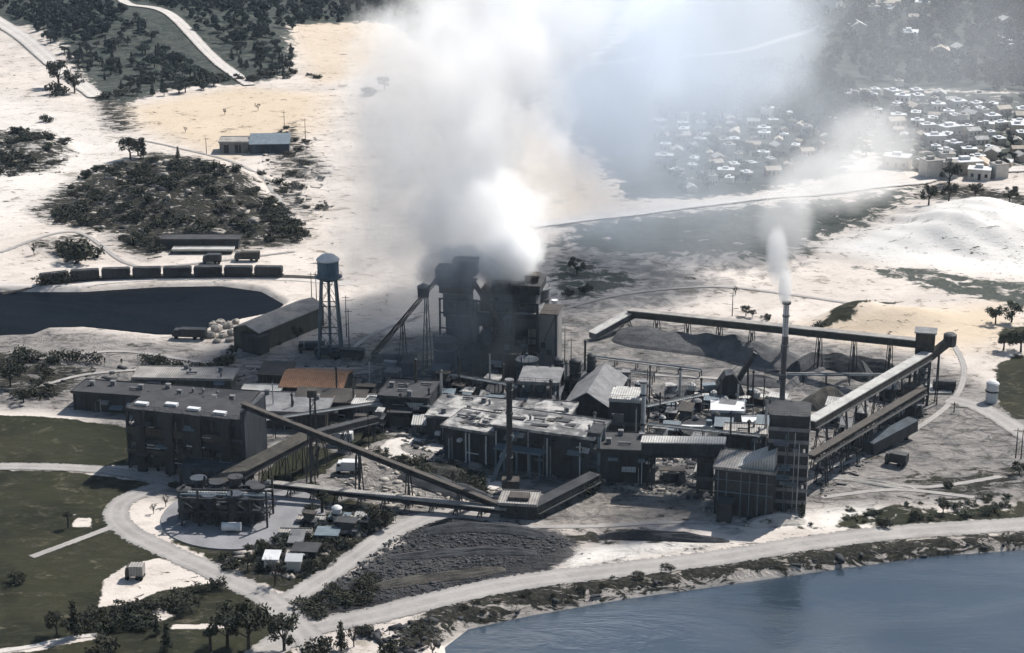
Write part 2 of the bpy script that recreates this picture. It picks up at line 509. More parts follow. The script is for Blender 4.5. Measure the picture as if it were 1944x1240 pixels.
    sand = mixc(n, math_(n, 'MULTIPLY', ramp(n, n2, .5, .75), .35), sand, (.40,.345,.30))
    sand = mixc(n, math_(n, 'MULTIPLY', wm, .75), sand, (.66,.53,.38))
    sand = mixc(n, wh, sand, (.86,.83,.79))
    grey = mixc(n, ramp(n, n2, .35, .7), (.30,.285,.275), (.15,.15,.155))
    sand = mixc(n, math_(n, 'MULTIPLY', cr, .78), sand, grey)
    sand = mixc(n, math_(n, 'MULTIPLY', mask(as_, n2, 2, .4, -.25), .85), sand, grey)
    # cracks, ruts and tracks in the yard
    vor = n.new('ShaderNodeTexVoronoi', feature='DISTANCE_TO_EDGE')
    vor.inputs['Scale'].default_value = .16
    wv = n.new('ShaderNodeVectorMath', operation='ADD')
    nz = n.new('ShaderNodeTexNoise'); nz.inputs['Scale'].default_value = .12; nz.inputs['Detail'].default_value = 6
    n.link(tc, nz.inputs['Vector'])
    vs_ = n.new('ShaderNodeVectorMath', operation='SCALE'); vs_.inputs['Scale'].default_value = 9
    n.link(nz.outputs['Color'], vs_.inputs[0]); n.link(tc, wv.inputs[0]); n.link(vs_.outputs[0], wv.inputs[1])
    n.link(mapping(n, wv.outputs[0], (.6, 1, 1)), vor.inputs['Vector'])
    crk = ramp(n, vor.outputs['Distance'], .0, .06, (1,1,1), (0,0,0))
    crk = math_(n, 'MULTIPLY', crk, ramp(n, n1, .42, .56))
    dirt = math_(n, 'MULTIPLY', ramp(n, n4, .53, .66), .75)
    mk = math_(n, 'MULTIPLY', math_(n, 'MAXIMUM', crk, dirt), cr)
    sand = mixc(n, math_(n, 'MULTIPLY', mk, .8), sand, (.085,.08,.078))
    # scattered low weeds on the open sand
    sp = math_(n, 'MULTIPLY', ramp(n, n2, .66, .72), ramp(n, n1, .5, .6))
    sand = mixc(n, math_(n, 'MULTIPLY', sp, .55), sand, (.15,.13,.09))
    grass = mixc(n, ramp(n, n1, .38, .62), (.019,.021,.012), (.036,.036,.020))
    grass = mixc(n, math_(n, 'MULTIPLY', ramp(n, n4, .45, .75), .6), grass, (.06,.056,.036))
    grass = mixc(n, math_(n, 'MULTIPLY', ramp(n, n3, .5, .7), .4), grass, (.02,.024,.012))
    bare = math_(n, 'MULTIPLY', ramp(n, n2, .62, .80), ramp(n, n4, .35, .7))
    grass = mixc(n, math_(n, 'MULTIPLY', bare, .75), grass, (.20,.175,.13))
    grass = mixc(n, math_(n, 'MULTIPLY', ramp(n, noise(n, tc, .012, 4, .6), .45, .6), .5), grass, (.028,.034,.016))
    col = mixc(n, mask(gr, n2, 7, .45), sand, grass)
    scr = mixc(n, ramp(n, n3, .4, .62), (.022,.025,.020), (.085,.078,.062))
    col = mixc(n, mask(sc_, n4, 6, 1.3), col, scr)
    fl = mixc(n, ramp(n, n2, .35, .65), (.034,.044,.040), (.080,.090,.080))
    fl = mixc(n, math_(n, 'MULTIPLY', ramp(n, n4, .55, .8), .5), fl, (.19,.18,.15))
    col = mixc(n, mask(fo, n2, 5, .5), col, fl)
    n5 = noise(n, mapping(n, tc, (.3, 1, 1), (0, 0, R(22))), .5, 8, .8, 2.2)
    plc = mixc(n, ramp(n, n5, .42, .66), (.028,.030,.036), (.15,.145,.15))
    plc = mixc(n, math_(n, 'MULTIPLY', ramp(n, n3, .5, .7), .5), plc, (.02,.021,.026))
    plc = mixc(n, ramp(n, n1, .45, .7), plc, (.13,.125,.125))
    col = mixc(n, mask(pl, n2, 5, .5), col, plc)
    col = mixc(n, 1.0, col, (.75,.75,.75), 'MULTIPLY')
    n.link(col, bs.inputs['Base Color'])
    bs.inputs['Roughness'].default_value = .95
    bs.inputs['Specular IOR Level'].default_value = .1
    hgt = math_(n, 'ADD', math_(n, 'MULTIPLY', n2, 1.0), math_(n, 'MULTIPLY', n4, .8))
    hgt = math_(n, 'ADD', hgt, math_(n, 'MULTIPLY', n3, .3))
    rg = math_(n, 'MAXIMUM', math_(n, 'MAXIMUM', sc_, pl), math_(n, 'MAXIMUM', math_(n, 'MULTIPLY', cr, .45), .12))
    bump(n, bs, math_(n, 'MULTIPLY', hgt, rg), 1.0, 1.6)
    me = npmesh('ground', V, F, m)
    for nm, arr in (('cover_a', a), ('cover_b', b)):
        at_ = me.color_attributes.new(nm, 'FLOAT_COLOR', 'POINT')
        at_.data.foreach_set('color', arr.astype(np.float32).ravel())
    me.polygons.foreach_set('use_smooth', np.ones(len(F), bool))
    o = link('ground', me)
    o['kind'] = 'structure'
ground_sheet()

def flat_poly(name, poly, z, material, kind='structure'):
    me = bpy.data.meshes.new(name)
    me.from_pydata([(p[0], p[1], z) for p in poly], [], [tuple(range(len(poly)))])
    me.materials.append(material)
    o = link(name, me)
    o['kind'] = kind
    return o
def grow(poly, d):
    c = poly.mean(0)
    out = []
    n_ = len(poly)
    area = 0
    for i in range(n_):
        a_, b_ = poly[i], poly[(i+1) % n_]
        area += a_[0]*b_[1]-b_[0]*a_[1]
    sgn = 1 if area > 0 else -1
    for i in range(n_):
        t = poly[(i+1) % n_]-poly[i-1]
        t = t/np.linalg.norm(t)
        out.append(poly[i]+sgn*d*np.array([t[1], -t[0]]))
    return np.array(out)
def water_mat(name, base, shallow, rough, ior, bs_, bscale):
    m, n, b = newmat(name)
    tc = n.new('ShaderNodeTexCoord').outputs['Object']
    a = noise(n, tc, .02, 5, .65, .8)
    a2 = noise(n, mapping(n, tc, (.3, 1, 1), (0, 0, R(15))), .05, 6, .7, 1.0)
    col = mixc(n, ramp(n, a, .35, .65), base, shallow)
    n.link(col, b.inputs['Base Color'])
    # wind patches ruffle the surface more
    wind = ramp(n, a2, .42, .6)
    n.link(math_(n, 'ADD', math_(n, 'MULTIPLY', wind, .16), rough), b.inputs['Roughness'])
    b.inputs['IOR'].default_value = ior
    w = math_(n, 'ADD', noise(n, mapping(n, tc, (1, 1.8, 1), (0, 0, R(20))), bscale, 6, .65), math_(n, 'MULTIPLY', noise(n, mapping(n, tc, (.6, 1.6, 1), (0, 0, R(-12))), bscale*.22, 5, .6), 1.6))
    w = math_(n, 'MULTIPLY', w, math_(n, 'ADD', math_(n, 'MULTIPLY', wind, .7), .3))
    bump(n, b, w, bs_, .6)
    return m
flat_poly('lake_water', grow(LAKE, 4.0), -2.2, water_mat('lake_water', (.020,.033,.050), (.031,.046,.062), .05, 1.85, .16, .7))
flat_poly('pond_water', grow(POND, 3.0), -1.4, water_mat('pond_water', (.002,.003,.006), (.003,.005,.009), .35, 1.06, .15, .5))

def ribbon(name, pts, width, z, material, jitter=.35):
    P3 = [Vector((*G(*p), 0)) for p in pts]
    # resample with Catmull-Rom
    out = []
    for i in range(len(P3)-1):
        p0 = P3[max(i-1, 0)]; p1 = P3[i]; p2 = P3[i+1]; p3 = P3[min(i+2, len(P3)-1)]
        k = max(2, int((p2-p1).length/3))
        for j in range(k):
            t = j/k
            out.append(.5*((2*p1)+(p2-p0)*t+(2*p0-5*p1+4*p2-p3)*t*t+(3*p1-p0-3*p2+p3)*t**3))
    out.append(P3[-1])
    vs = []; fs = []
    rr = random.Random(name+str(pts[0]))
    NC = 9
    w0_ = width
    width = width*1.35
    for i, p in enumerate(out):
        d = (out[min(i+1, len(out)-1)]-out[max(i-1, 0)]).normalized()
        s = Vector((-d.y, d.x, 0))
        w = width if not callable(width) else width(i/len(out))
        for c in range(NC):
            q = p+s*w*(c/(NC-1)-.5)*(1+rr.uniform(-jitter, jitter)*(c in (0, NC-1))*.4)
            vs.append((q.x, q.y, gz(q.x, q.y)+z-(.10 if c in (0, NC-1) else 0)))
    for i in range(len(out)-1):
        for c in range(NC-1):
            fs.append((i*NC+c, (i+1)*NC+c, (i+1)*NC+c+1, i*NC+c+1))
    me = bpy.data.meshes.new(name)
    me.from_pydata(vs, [], fs)
    at_ = me.color_attributes.new('across', 'FLOAT_COLOR', 'POINT')
    for i in range(len(out)):
        for c in range(NC): at_.data[i*NC+c].color = (c/(NC-1), i*3/w0_, 0, 1)
    me.materials.append(MT[material])
    o = link(name, me)
    o['kind'] = 'structure'
    return o
def road_mat(name, c1, c2, sc):
    m, n, b = newmat(name)
    tc = n.new('ShaderNodeTexCoord').outputs['Object']
    a = noise(n, tc, sc, 8, .7, .5)
    a2 = noise(n, tc, sc*7, 5, .7)
    col = mixc(n, ramp(n, a, .35, .65), c1, c2)
    col = mixc(n, math_(n, 'MULTIPLY', ramp(n, a2, .52, .7), .4), col, tuple(x*.45 for x in c2))
    ac = n.new('ShaderNodeAttribute', attribute_name='across')
    sp_ = n.new('ShaderNodeSeparateColor'); n.link(ac.outputs['Color'], sp_.inputs[0])
    u = math_(n, 'ABSOLUTE', math_(n, 'SUBTRACT', sp_.outputs[0], .5))       # 0 middle, .5 edge
    rut = n.new('ShaderNodeMapRange'); rut.inputs['From Min'].default_value = .10; rut.inputs['From Max'].default_value = .0
    n.link(math_(n, 'ABSOLUTE', math_(n, 'SUBTRACT', math_(n, 'ADD', u, math_(n, 'MULTIPLY', math_(n, 'SUBTRACT', a, .5), .12)), .17)), rut.inputs['Value'])
    col = mixc(n, math_(n, 'MULTIPLY', rut.outputs[0], .35), col, tuple(min(1, x*1.25) for x in c1))
    edge = n.new('ShaderNodeMapRange'); edge.inputs['From Min'].default_value = .28; edge.inputs['From Max'].default_value = .46
    n.link(u, edge.inputs['Value'])
    col = mixc(n, math_(n, 'MULTIPLY', edge.outputs[0], .55), col, tuple(x*.5 for x in c2))
    n.link(col, b.inputs['Base Color'])
    al = math_(n, 'GREATER_THAN', math_(n, 'ADD', math_(n, 'SUBTRACT', 1.0, edge.outputs[0]), math_(n, 'MULTIPLY', math_(n, 'SUBTRACT', a2, .5), 2.4)), .5)
    n.link(al, b.inputs['Alpha'])
    b.inputs['Roughness'].default_value = .9
    bump(n, b, math_(n, 'ADD', a, a2), .4, .2)
    MT[name] = m
road_mat('dirt_road', (.30,.285,.27), (.21,.20,.195), .12)
road_mat('sand_road', (.50,.47,.44), (.38,.35,.33), .12)
road_mat('blue_road', (.22,.22,.245), (.155,.155,.175), .12)
ribbon('shore_road', [(420,1300),(540,1215),(600,1190),(700,1172),(840,1136),(1000,1104),(1180,1082),(1360,1060),(1520,1034),(1700,1012),(1944,996),(2200,980)], 7.5, .14, 'dirt_road')
ribbon('field_road', [(380,905),(300,925),(240,948),(220,975),(245,1010),(330,1052),(430,1098),(505,1135),(560,1170)], 6.0, .10, 'dirt_road')
ribbon('junction_road', [(545,1142),(620,1095),(700,1040),(760,1004),(850,975),(960,985)], 6.0, .18, 'dirt_road')
ribbon('west_path', [(-300,886),(0,886),(120,888),(215,896),(340,918),(420,930)], 4.5, .16, 'dirt_road')
ribbon('south_path', [(505,1135),(560,1185),(600,1230),(640,1300)], 6.5, .22, 'dirt_road')
ribbon('field_track', [(60,1058),(130,1032),(215,1000)], 2.0, .12, 'dirt_road')
ribbon('sand_track', [(-60,1246),(60,1228),(130,1212),(200,1204)], 1.6, .12, 'sand_road')
ribbon('hill_road', [(215,-20),(245,12),(300,46),(360,84),(420,124),(475,163)], 6.5, .6, 'sand_road')
ribbon('hill_track', [(-30,20),(30,70),(110,130),(185,185)], 9.0, .6, 'sand_road')
ribbon('town_road', [(1000,430),(1100,418),(1200,407),(1340,388),(1450,376),(1550,369)], 7.0, .5, 'sand_road')
ribbon('far_road', [(1540,368),(1640,356),(1740,346),(1800,330),(1944,322),(2100,316)], 9.0, .5, 'sand_road')
ribbon('distant_road', [(1080,130),(1250,112),(1400,104),(1560,80)], 6, .6, 'dirt_road')
ribbon('east_road', [(1800,758),(1850,770),(1900,795),(1960,835),(2060,900)], 6.5, .14, 'dirt_road')
ribbon('yard_road', [(900,870),(820,850),(770,835),(740,850),(770,870),(850,895),(950,925)], 5.0, .12, 'sand_road')
for k_, pts_ in enumerate([[(1540,905),(1640,912),(1760,925),(1900,905)], [(1560,945),(1700,930),(1850,945)], [(1480,1000),(1300,992),(1120,1000),(980,1000)], [(1560,890),(1660,860),(1800,770),(1830,700),(1800,640)],
    [(1100,700),(1240,712),(1400,724),(1500,760)], [(0,690),(120,676),(240,668),(400,690),(560,700),(690,700)], [(60,740),(160,712),(300,700)], [(640,690),(700,640),(800,600)], [(1060,590),(1180,560),(1350,545),(1500,560),(1700,590)],
    [(0,480),(140,440),(240,500),(330,505),(560,478)], [(230,260),(330,280),(470,320),(560,420)]]):
    ribbon('vehicle_track', pts_, 1.7, .10+.012*k_, 'dirt_road')
ribbon('pond_road', [(-100,536),(100,545),(200,536),(290,530),(420,528),(560,530),(660,540)], 4.5, .12, 'sand_road')
#=== OBJECTS ===
# ---------- generic industrial builders (local coordinates: x along the front, y away, z up)
def frame(P0, P1=None, ang=None):
    a = Vector(at(*P0))
    if ang is None:
        b = Vector((*G(*P1), 0)); d = b-a
        ang = math.degrees(math.atan2(d.y, d.x)); L = math.hypot(d.x, d.y)
    else:
        L = (P1[0]-P0[0])/PPM(P0[1])/math.cos(R(ang)) if P1 else 0
    return a, R(ang), L
def openings(t, rects, y, name, material, depth=.25):
    """framed panels proud of the wall, dark door panels for shaded recesses, one mesh each: (x0, x1, z0, z1)"""
    for x0, x1, z0, z1 in rects:
        m = MB()
        e = .12
        m.box(x0-e, x1+e, y-.10, y-.002, z1, z1+e); m.box(x0-e, x1+e, y-.10, y-.002, z0-e, z0)
        m.box(x0-e, x0, y-.10, y-.002, z0, z1); m.box(x1, x1+e, y-.10, y-.002, z0, z1)
        o = m.build(name, 'brown_steel', t)
        MB().box(x0, x1, y-.05, y-.003, z0, z1).build('pane' if name == 'window' else 'dark_door_panel', material, o)  # door panels: dark colour in place of the shade inside
def roof_clutter(t, x0, x1, y0, y1, z, n, seed, material='grey_roof'):
    rr = random.Random(seed)
    for i in range(n):
        x, y = rr.uniform(x0+.8, x1-.8), rr.uniform(y0+.8, y1-.8)
        m = MB()
        k = rr.random()
        if k < .4: m.box(x-.6, x+.6, y-.5, y+.5, z-.02, z+rr.uniform(.5, 1.2)); m.box(x-.7, x+.7, y-.6, y+.6, z+1.2, z+1.3)
        elif k < .75: m.lathe([(.3, z-.02), (.3, z+1), (.55, z+1.05), (.05, z+1.5)], x, y, 8)
        else: m.box(x-1.5, x+1.5, y-.2, y+.2, z+.3, z+.7); m.box(x-1.3, x-1.1, y-.1, y+.1, z-.02, z+.3); m.box(x+1.1, x+1.3, y-.1, y+.1, z-.02, z+.3)
        m.build('roof_vent', material, t)
def shed(name, label, cat, P0, P1, depth, h, roof='flat', ang=None, wall='dark_cladding', rmat='dusty_roof', bays=6, doors=(), windows=(), clutter=0, ridge=2.5, group=None, z0=0, over=.5):
    a, an, L = frame(P0, P1, ang)
    t = thing(name, label, cat, a, an, group)
    m = MB()
    if roof == 'gable_y':       # gable end faces the front
        m.prism([(0, z0-.4), (L, z0-.4), (L, h), (L/2, h+ridge), (0, h)], 0, depth, 'y')
    elif roof == 'gable_x':
        m.prism([(0, z0-.4), (depth, z0-.4), (depth, h), (depth/2, h+ridge), (0, h)], 0, L, 'x')
    else:
        m.box(0, L, 0, depth, z0-.4, h)
    for i in range(bays+1):
        x = L*i/bays
        m.box(x-.15, x+.15, -.18, .01, z0-.4, h-.05)
    m.build('wall', wall, t)
    m = MB(); o = over
    if roof == 'flat':
        m.box(-o, L+o, -o, depth+o, h, h+.35)
        m.box(-o, L+o, -o-.12, -o, h-.1, h+.6); m.box(-o, L+o, depth+o, depth+o+.12, h-.1, h+.6)
        m.box(-o-.12, -o, -o, depth+o, h-.1, h+.6); m.box(L+o, L+o+.12, -o, depth+o, h-.1, h+.6)
    elif roof == 'mono':
        m.prism([(-o, h+.02), (depth+o, h+ridge), (depth+o, h+ridge+.3), (-o, h+.32)], -o, L+o, 'x')
        m2 = MB().prism([(.02, h-.02), (depth-.02, h-.02), (depth-.02, h+ridge-.05)], .02, L-.02, 'x'); m2.build('gable_wall', wall, t)
    elif roof == 'gable_y':
        s = ridge/(L/2)
        m.prism([(-o, h-o*s+.03), (L/2, h+ridge+.03), (L+o, h-o*s+.03), (L+o, h-o*s+.3), (L/2, h+ridge+.32), (-o, h-o*s+.3)], -o, depth+o, 'y')
    elif roof == 'gable_x':
        s = ridge/(depth/2)
        m.prism([(-o, h-o*s+.03), (depth/2, h+ridge+.03), (depth+o, h-o*s+.03), (depth+o, h-o*s+.3), (depth/2, h+ridge+.32), (-o, h-o*s+.3)], -o, L+o, 'x')
    m.build('roof', rmat, t)
    openings(t, [(L*x0, L*x1, zz0, zz1) for x0, x1, zz0, zz1 in windows], -.0, 'window', 'glass')
    openings(t, [(L*x0, L*x1, zz0, zz1) for x0, x1, zz0, zz1 in doors], -.0, 'door', 'dark_steel')
    if clutter: roof_clutter(t, 0, L, 0, depth, h+.35, clutter, len(label)); facade(t, L, h, int(L*h/14), len(label))
    return t, L
def steel_frame(name, label, cat, P0, P1, depth, floors, fh, bays, ang=None, panel=.5, seed=1, col='dark_steel', floor='dark_concrete', clad='dark_cladding', roofmat='dark_roof', group=None, equip=True):
    a, an, L = frame(P0, P1, ang)
    t = thing(name, label, cat, a, an, group)
    rr = random.Random(seed)
    top = floors*fh
    for j in (0, depth):
        for i in range(bays+1):
            x = L*i/bays
            MB().box(x-.35, x+.35, j-.35, j+.35, -.4, top).build('column', col, t)
    for k in range(1, floors+1):
        m = MB()
        z = k*fh
        m.box(-.4, L+.4, -.4, depth+.4, z-.35, z)
        m.box(-.45, L+.45, -.55, -.4, z-.8, z+.1)
        m.build('roof' if k == floors else 'floor_slab', roofmat if k == floors else floor, t)
        m = MB()
        for x in np.arange(0, L, 1.5): m.bar((x, -.5, z+.1), (x, -.5, z+1.1), .04)
        m.bar((0, -.5, z+1.1), (L, -.5, z+1.1), .05); m.bar((0, -.5, z+.6), (L, -.5, z+.6), .04)
        m.build('railing', col, t)
    for k in range(floors):
        for i in range(bays):
            if rr.random() < panel:
                x0, x1 = L*i/bays+.36, L*(i+1)/bays-.36
                zt = (k+1)*fh-.82; zb = k*fh+(0 if rr.random() < .6 else fh*.35)
                MB().box(x0, x1, -.2, -.05, zb, zt).build('wall_panel', clad, t)
            elif equip:
                x = L*(i+.5)/bays
                r = min(L/bays*.3, depth*.3)
                if rr.random() < .6: MB().lathe([(r*.3, k*fh), (r, k*fh+fh*.25), (r, k*fh+fh*.75), (r*.5, k*fh+fh*.86)], x, depth*.45, 12).build('vessel', 'tank_blue', t)
                else: MB().box(x-r, x+r, depth*.2, depth*.6, k*fh, k*fh+fh*.6).build('machine', 'brown_steel', t)
        m = MB()
        i = rr.randrange(bays)
        m.bar((L*i/bays, -.1, k*fh), (L*(i+1)/bays, -.1, (k+1)*fh), .12)
        m.bar((L*(i+1)/bays, depth+.1, k*fh), (L*i/bays, depth+.1, (k+1)*fh), .12)
        m.bar((0, 0, k*fh), (0, depth, (k+1)*fh), .12); m.bar((L, 0, k*fh), (L, depth, (k+1)*fh), .12)
        m.build('brace', col, t)
    return t, L, top
def conveyor(name, label, A, zA, B, zB, w, h, roofmat='dusty_roof', bodymat='grey_cladding', supports=4, legw=2.2, group=None, s0=.1, s1=.9, lattice=False):
    a = Vector(at(*A)); b = Vector(at(*B))
    d = b-a; L = math.hypot(d.x, d.y)
    t = thing(name, label, 'conveyor', a, math.atan2(d.y, d.x), group)
    dz = b.z-a.z
    za, zb = zA, zB+dz
    def zz(x): return za+(zb-za)*x/L
    m = MB()
    if lattice:
        for s in (-w/2, w/2):
            m.bar((0, s, za-h), (L, s, zb-h), .14); m.bar((0, s, za), (L, s, zb), .14)
            k = max(3, int(L/3))
            for i in range(k):
                x0, x1 = L*i/k, L*(i+1)/k
                m.bar((x0, s, zz(x0)-h), (x1, s, zz(x1)), .08); m.bar((x1, s, zz(x1)-h), (x1, s, zz(x1)), .08)
        m.beam((0, 0, za-h*.5), (L, 0, zb-h*.5), w*.8, .25)
    else:
        m.beam((0, 0, za-h/2), (L, 0, zb-h/2), w, h)
        k = max(3, int(L/3))
        for i in range(k+1):
            x0 = L*i/k
            m.box(x0-.08, x0+.08, -w/2-.08, w/2+.08, zz(x0)-h-.05, zz(x0)-.02)
    m.build('gallery' if not lattice else 'truss', bodymat, t)
    MB().beam((-.3, 0, za+.17), (L+.3, 0, zb+.17), w+.5, .3).build('roof' if not lattice else 'belt_cover', roofmat, t)
    m = MB()
    m.bar((0, -w/2-.5, za-h*.5), (L, -w/2-.5, zb-h*.5), .06); m.beam((0, -w/2-.45, za-h+.05), (L, -w/2-.45, zb-h+.05), .7, .1)
    for x in np.arange(0, L, 2.5): m.bar((x, -w/2-.5, zz(x)-h+.1), (x, -w/2-.5, zz(x)-h*.5), .04)
    m.build('walkway', 'dark_steel', t)
    for i in range(supports):
        f = s0+(s1-s0)*i/max(1, supports-1)
        x = L*f; z = zz(x)-h
        if z < 1: continue
        m = MB()
        gzl = dz*f
        for s in (-1, 1):
            m.bar((x-.7, s*legw/2*1.4, gzl-.4), (x-.2, s*w*.4, z), .16); m.bar((x+.7, s*legw/2*1.4, gzl-.4), (x+.2, s*w*.4, z), .16)
        nb = max(1, int(z/4))
        for j in range(nb):
            z0, z1 = gzl+(z-gzl)*j/nb, gzl+(z-gzl)*(j+1)/nb
            q0, q1 = legw*.7*(1-j/nb)+w*.4*j/nb, legw*.7*(1-(j+1)/nb)+w*.4*(j+1)/nb
            m.bar((x, -q0, z0), (x, q1, z1), .09); m.bar((x, q0, z0), (x, -q1, z1), .09); m.bar((x, -q1, z1-.1), (x, q1, z1-.1), .1)
        m.build('support_leg', 'dark_steel', t)
    return t
def silo(name, label, cat, P, r, h, material, top='flat', bands=4, rail=True, capmat='dusty_roof', n=28, ladder=True):
    t = thing(name, label, cat, at(*P))
    MB().lathe([(r, -.5), (r, h)], 0, 0, n).build('shell', material, t)
    for i in range(bands):
        z = h*(i+.6)/bands
        MB().lathe([(r+.01, z-.25), (r+.22, z-.2), (r+.22, z+.2), (r+.01, z+.25)], 0, 0, n, False).build('hoop', 'concrete' if 'conc' in material else 'dark_steel', t)
    m = MB()
    if top == 'cone': m.lathe([(r+.25, h), (r+.25, h+.3), (.4, h+r*.45), (.4, h+r*.45+.6)], 0, 0, n)
    elif top == 'dome': m.lathe([(r+.2, h), (r*.95, h+r*.25), (r*.6, h+r*.5), (.3, h+r*.62)], 0, 0, n)
    else: m.lathe([(r+.4, h), (r+.4, h+.5)], 0, 0, n)
    m.build('cap', capmat, t)
    if rail:
        m = MB()
        for k in range(n):
            a0, a1 = 2*math.pi*k/n, 2*math.pi*(k+1)/n
            p0 = (r*math.cos(a0), r*math.sin(a0)); p1 = (r*math.cos(a1), r*math.sin(a1))
            m.bar((*p0, h+.4), (*p0, h+1.5), .05); m.bar((*p0, h+1.5), (*p1, h+1.5), .05)
        m.build('railing', 'dark_steel', t)
    if ladder:
        m = MB()
        for s in (-.3, .3): m.bar((s, -r-.35, 0), (s, -r-.35, h+.8), .05)
        for z in np.arange(.5, h, .6): m.bar((-.3, -r-.35, z), (.3, -r-.35, z), .035)
        m.build('ladder', 'dark_steel', t)
    return t

def facade(t, L, h, n, seed, y=0.0):
    g = random.Random(seed)
    for i in range(n):
        k = g.random(); x = g.uniform(.5, L-1.5); z = g.uniform(h*.15, h*.85)
        c = g.choice(['tank_blue', 'bright_roof', 'brown_steel', 'grey_roof', 'white_paint', 'dark_roof'])
        if k < .3: MB().bar((x, y-.4, -.2), (x, y-.4, g.uniform(h*.5, h)), .12, 6).build('drain_pipe', c, t)
        elif k < .55:
            w = g.uniform(1.5, 5); w = min(w, L-x)
            MB().bar((x, y-.5, z), (x+w, y-.5, z), .14, 6).bar((x, y-.5, z), (x, y-.05, z), .1).bar((x+w, y-.5, z), (x+w, y-.05, z), .1).build('pipe', c, t)
        elif k < .8:
            w = g.uniform(.8, 2.5)
            MB().box(x, x+w, y-g.uniform(.7, 1.6), y-.2, z, z+g.uniform(.12, .9)).build('ledge_box', c, t)
        else:
            w = g.uniform(2, 4); m = MB(); m.prism([(y-1.6, z), (y-.2, z+.7), (y-.2, z+.85), (y-1.6, z+.15)], x, min(L, x+w), 'x')
            m.build('awning', c, t)
# ================= kiln and silo block
def block_tower(name, label, P0, w, tiers, ang=-10, cat='tower'):
    """stacked, offset boxes: (x0, x1, y0, y1, z0, z1, material)"""
    a, an, _ = frame(P0, None, ang)
    t = thing(name, label, cat, a, an)
    rr_ = random.Random(len(label))
    for k, (x0, x1, y0, y1, z0, z1, mt_) in enumerate(tiers):
        m = MB().box(x0, x1, y0, y1, z0, z1)
        nb = max(2, int((x1-x0)/1.6))
        for q in range(nb+1): m.box(x0+(x1-x0)*q/nb-.09, x0+(x1-x0)*q/nb+.09, y0-.14, y0-.003, z0+.01, z1-.02)
        m.build('wall', mt_, t)
        MB().box(x0-.3, x1+.3, y0-.35, y1+.3, z1, z1+.3).build('roof_slab', rr_.choice(['dark_roof', 'grey_roof', 'brown_steel']), t)
        m = MB()
        for x in np.arange(x0-.2, x1+.3, 1.3): m.bar((x, y0-.3, z1+.3), (x, y0-.3, z1+1.4), .045)
        m.bar((x0-.2, y0-.3, z1+1.4), (x1+.2, y0-.3, z1+1.4), .05)
        m.bar((x1+.2, y0-.3, z1+1.4), (x1+.2, y1, z1+1.4), .05)
        m.build('railing', 'dark_steel', t)
        if z1-z0 > 4:
            for q in range(2):
                x = rr_.uniform(x0+.6, x1-2); z = rr_.uniform(z0+1, z1-2.5)
                o = MB().box(x, x+1.3, y0-.19, y0-.145, z, z+1.6).build('window', 'glass', t)
            m = MB()
            zz1 = z0
            m.bar((x0+.4, y0-.6, z0), (x1-.4, y0-.6, z1), .13); m.bar((x1-.4, y0-.6, z0), (x1-.4, y0-.6, z1), .13)
            m.build('brace', 'dark_steel', t)
    return t
ht = HT(700, 545)
t = block_tower('kiln_tower', 'massive dark framed kiln tower with a wide flat head in the middle of the works', (908,702), 18, [
    (0, 16.5, 0, 13, -.4, 8, 'brown_steel'), (1.2, 15.5, 1, 12.5, 8.3, 13, 'dark_concrete'), (-.8, 17.2, -.6, 13, 13.3, 17.5, 'dark_steel'),
    (.6, 16.4, .6, 12.4, 17.8, ht-1.5, 'dark_concrete'), (4.2, 17.6, -.2, 12, ht-1.2, ht+1.2, 'dark_cladding'), (13, 16.6, 3, 7, ht+1.5, ht+3.2, 'brown_steel')])
m = MB()
for x in (-.9, 5.0, 10.5, 17.2): m.box(x-.35, x+.35, -1.6, -.9, -.4, 21)
for z in (5, 10.5, 16, 20.6): m.box(-1.2, 17.5, -1.55, -.95, z, z+.5)
for k, z in enumerate((0, 5.4, 10.9)): m.bar((-.9+k*5.6, -1.3, z), (5+k*5.6, -1.3, z+5.2), .2)
m.build('outer_frame', 'dark_steel', t)
for x, z in ((2.8, 10), (8.5, 14.6), (13.4, 6.2)):
    MB().lathe([(.3, z-3.2), (1.5, z), (1.5, z+2.6), (.9, z+3.4)], x, -2.9, 14).build('cyclone', 'dark_concrete', t)
    MB().bar((x, -2.9, z+3.3), (x, -.7, z+4.4), .4, 8).build('duct', 'brown_steel', t)
MB().bar((9.5, -1.8, 17), (12.5, -3, -.2), .55, 8).build('riser_duct', 'dark_steel', t)
t = block_tower('smoking_tower', 'narrow stepped sooty tower left of the massive kiln tower, its bulky head in smoke', (842,704), 10, [
    (0, 9.6, 0, 8, -.4, 9, 'dark_concrete'), (.8, 9.0, .5, 7.6, 9.3, 16, 'dark_steel'), (.2, 7.4, 0, 7, 16.3, 23, 'dark_concrete'),
    (-.8, 8.2, -.6, 7.4, 23.3, ht+1, 'brown_steel'), (-1.8, 6, -.4, 6, ht+1.3, ht+5.4, 'dark_concrete'), (3, 9.4, .4, 5, ht+4, ht+8, 'brown_steel')])
m = MB()
for x in (-.6, 4.4, 9.9): m.box(x-.25, x+.25, -1.3, -.8, -.4, 22)
for z in (4, 8.5, 13, 17.5, 21.6): m.box(-.9, 10.2, -1.25, -.85, z, z+.4)
m.build('outer_frame', 'dark_steel', t)
MB().bar((7.6, -1, ht+5), (17, -1.4, 15), .7, 8).build('duct', 'brown_steel', t)
block_tower('ribbed_annex', 'paler grey ribbed annex standing against the right side of the massive kiln tower', (1003,706), 9, [(0, 8.2, 0, 9, -.4, HT(700,590), 'concrete')])
silo('clad_silo', 'slim grey ribbed silo behind the right corner of the massive kiln tower', 'silo', (1020,680), 3.4, HT(680,548), 'grey_cladding', bands=3, capmat='grey_roof')
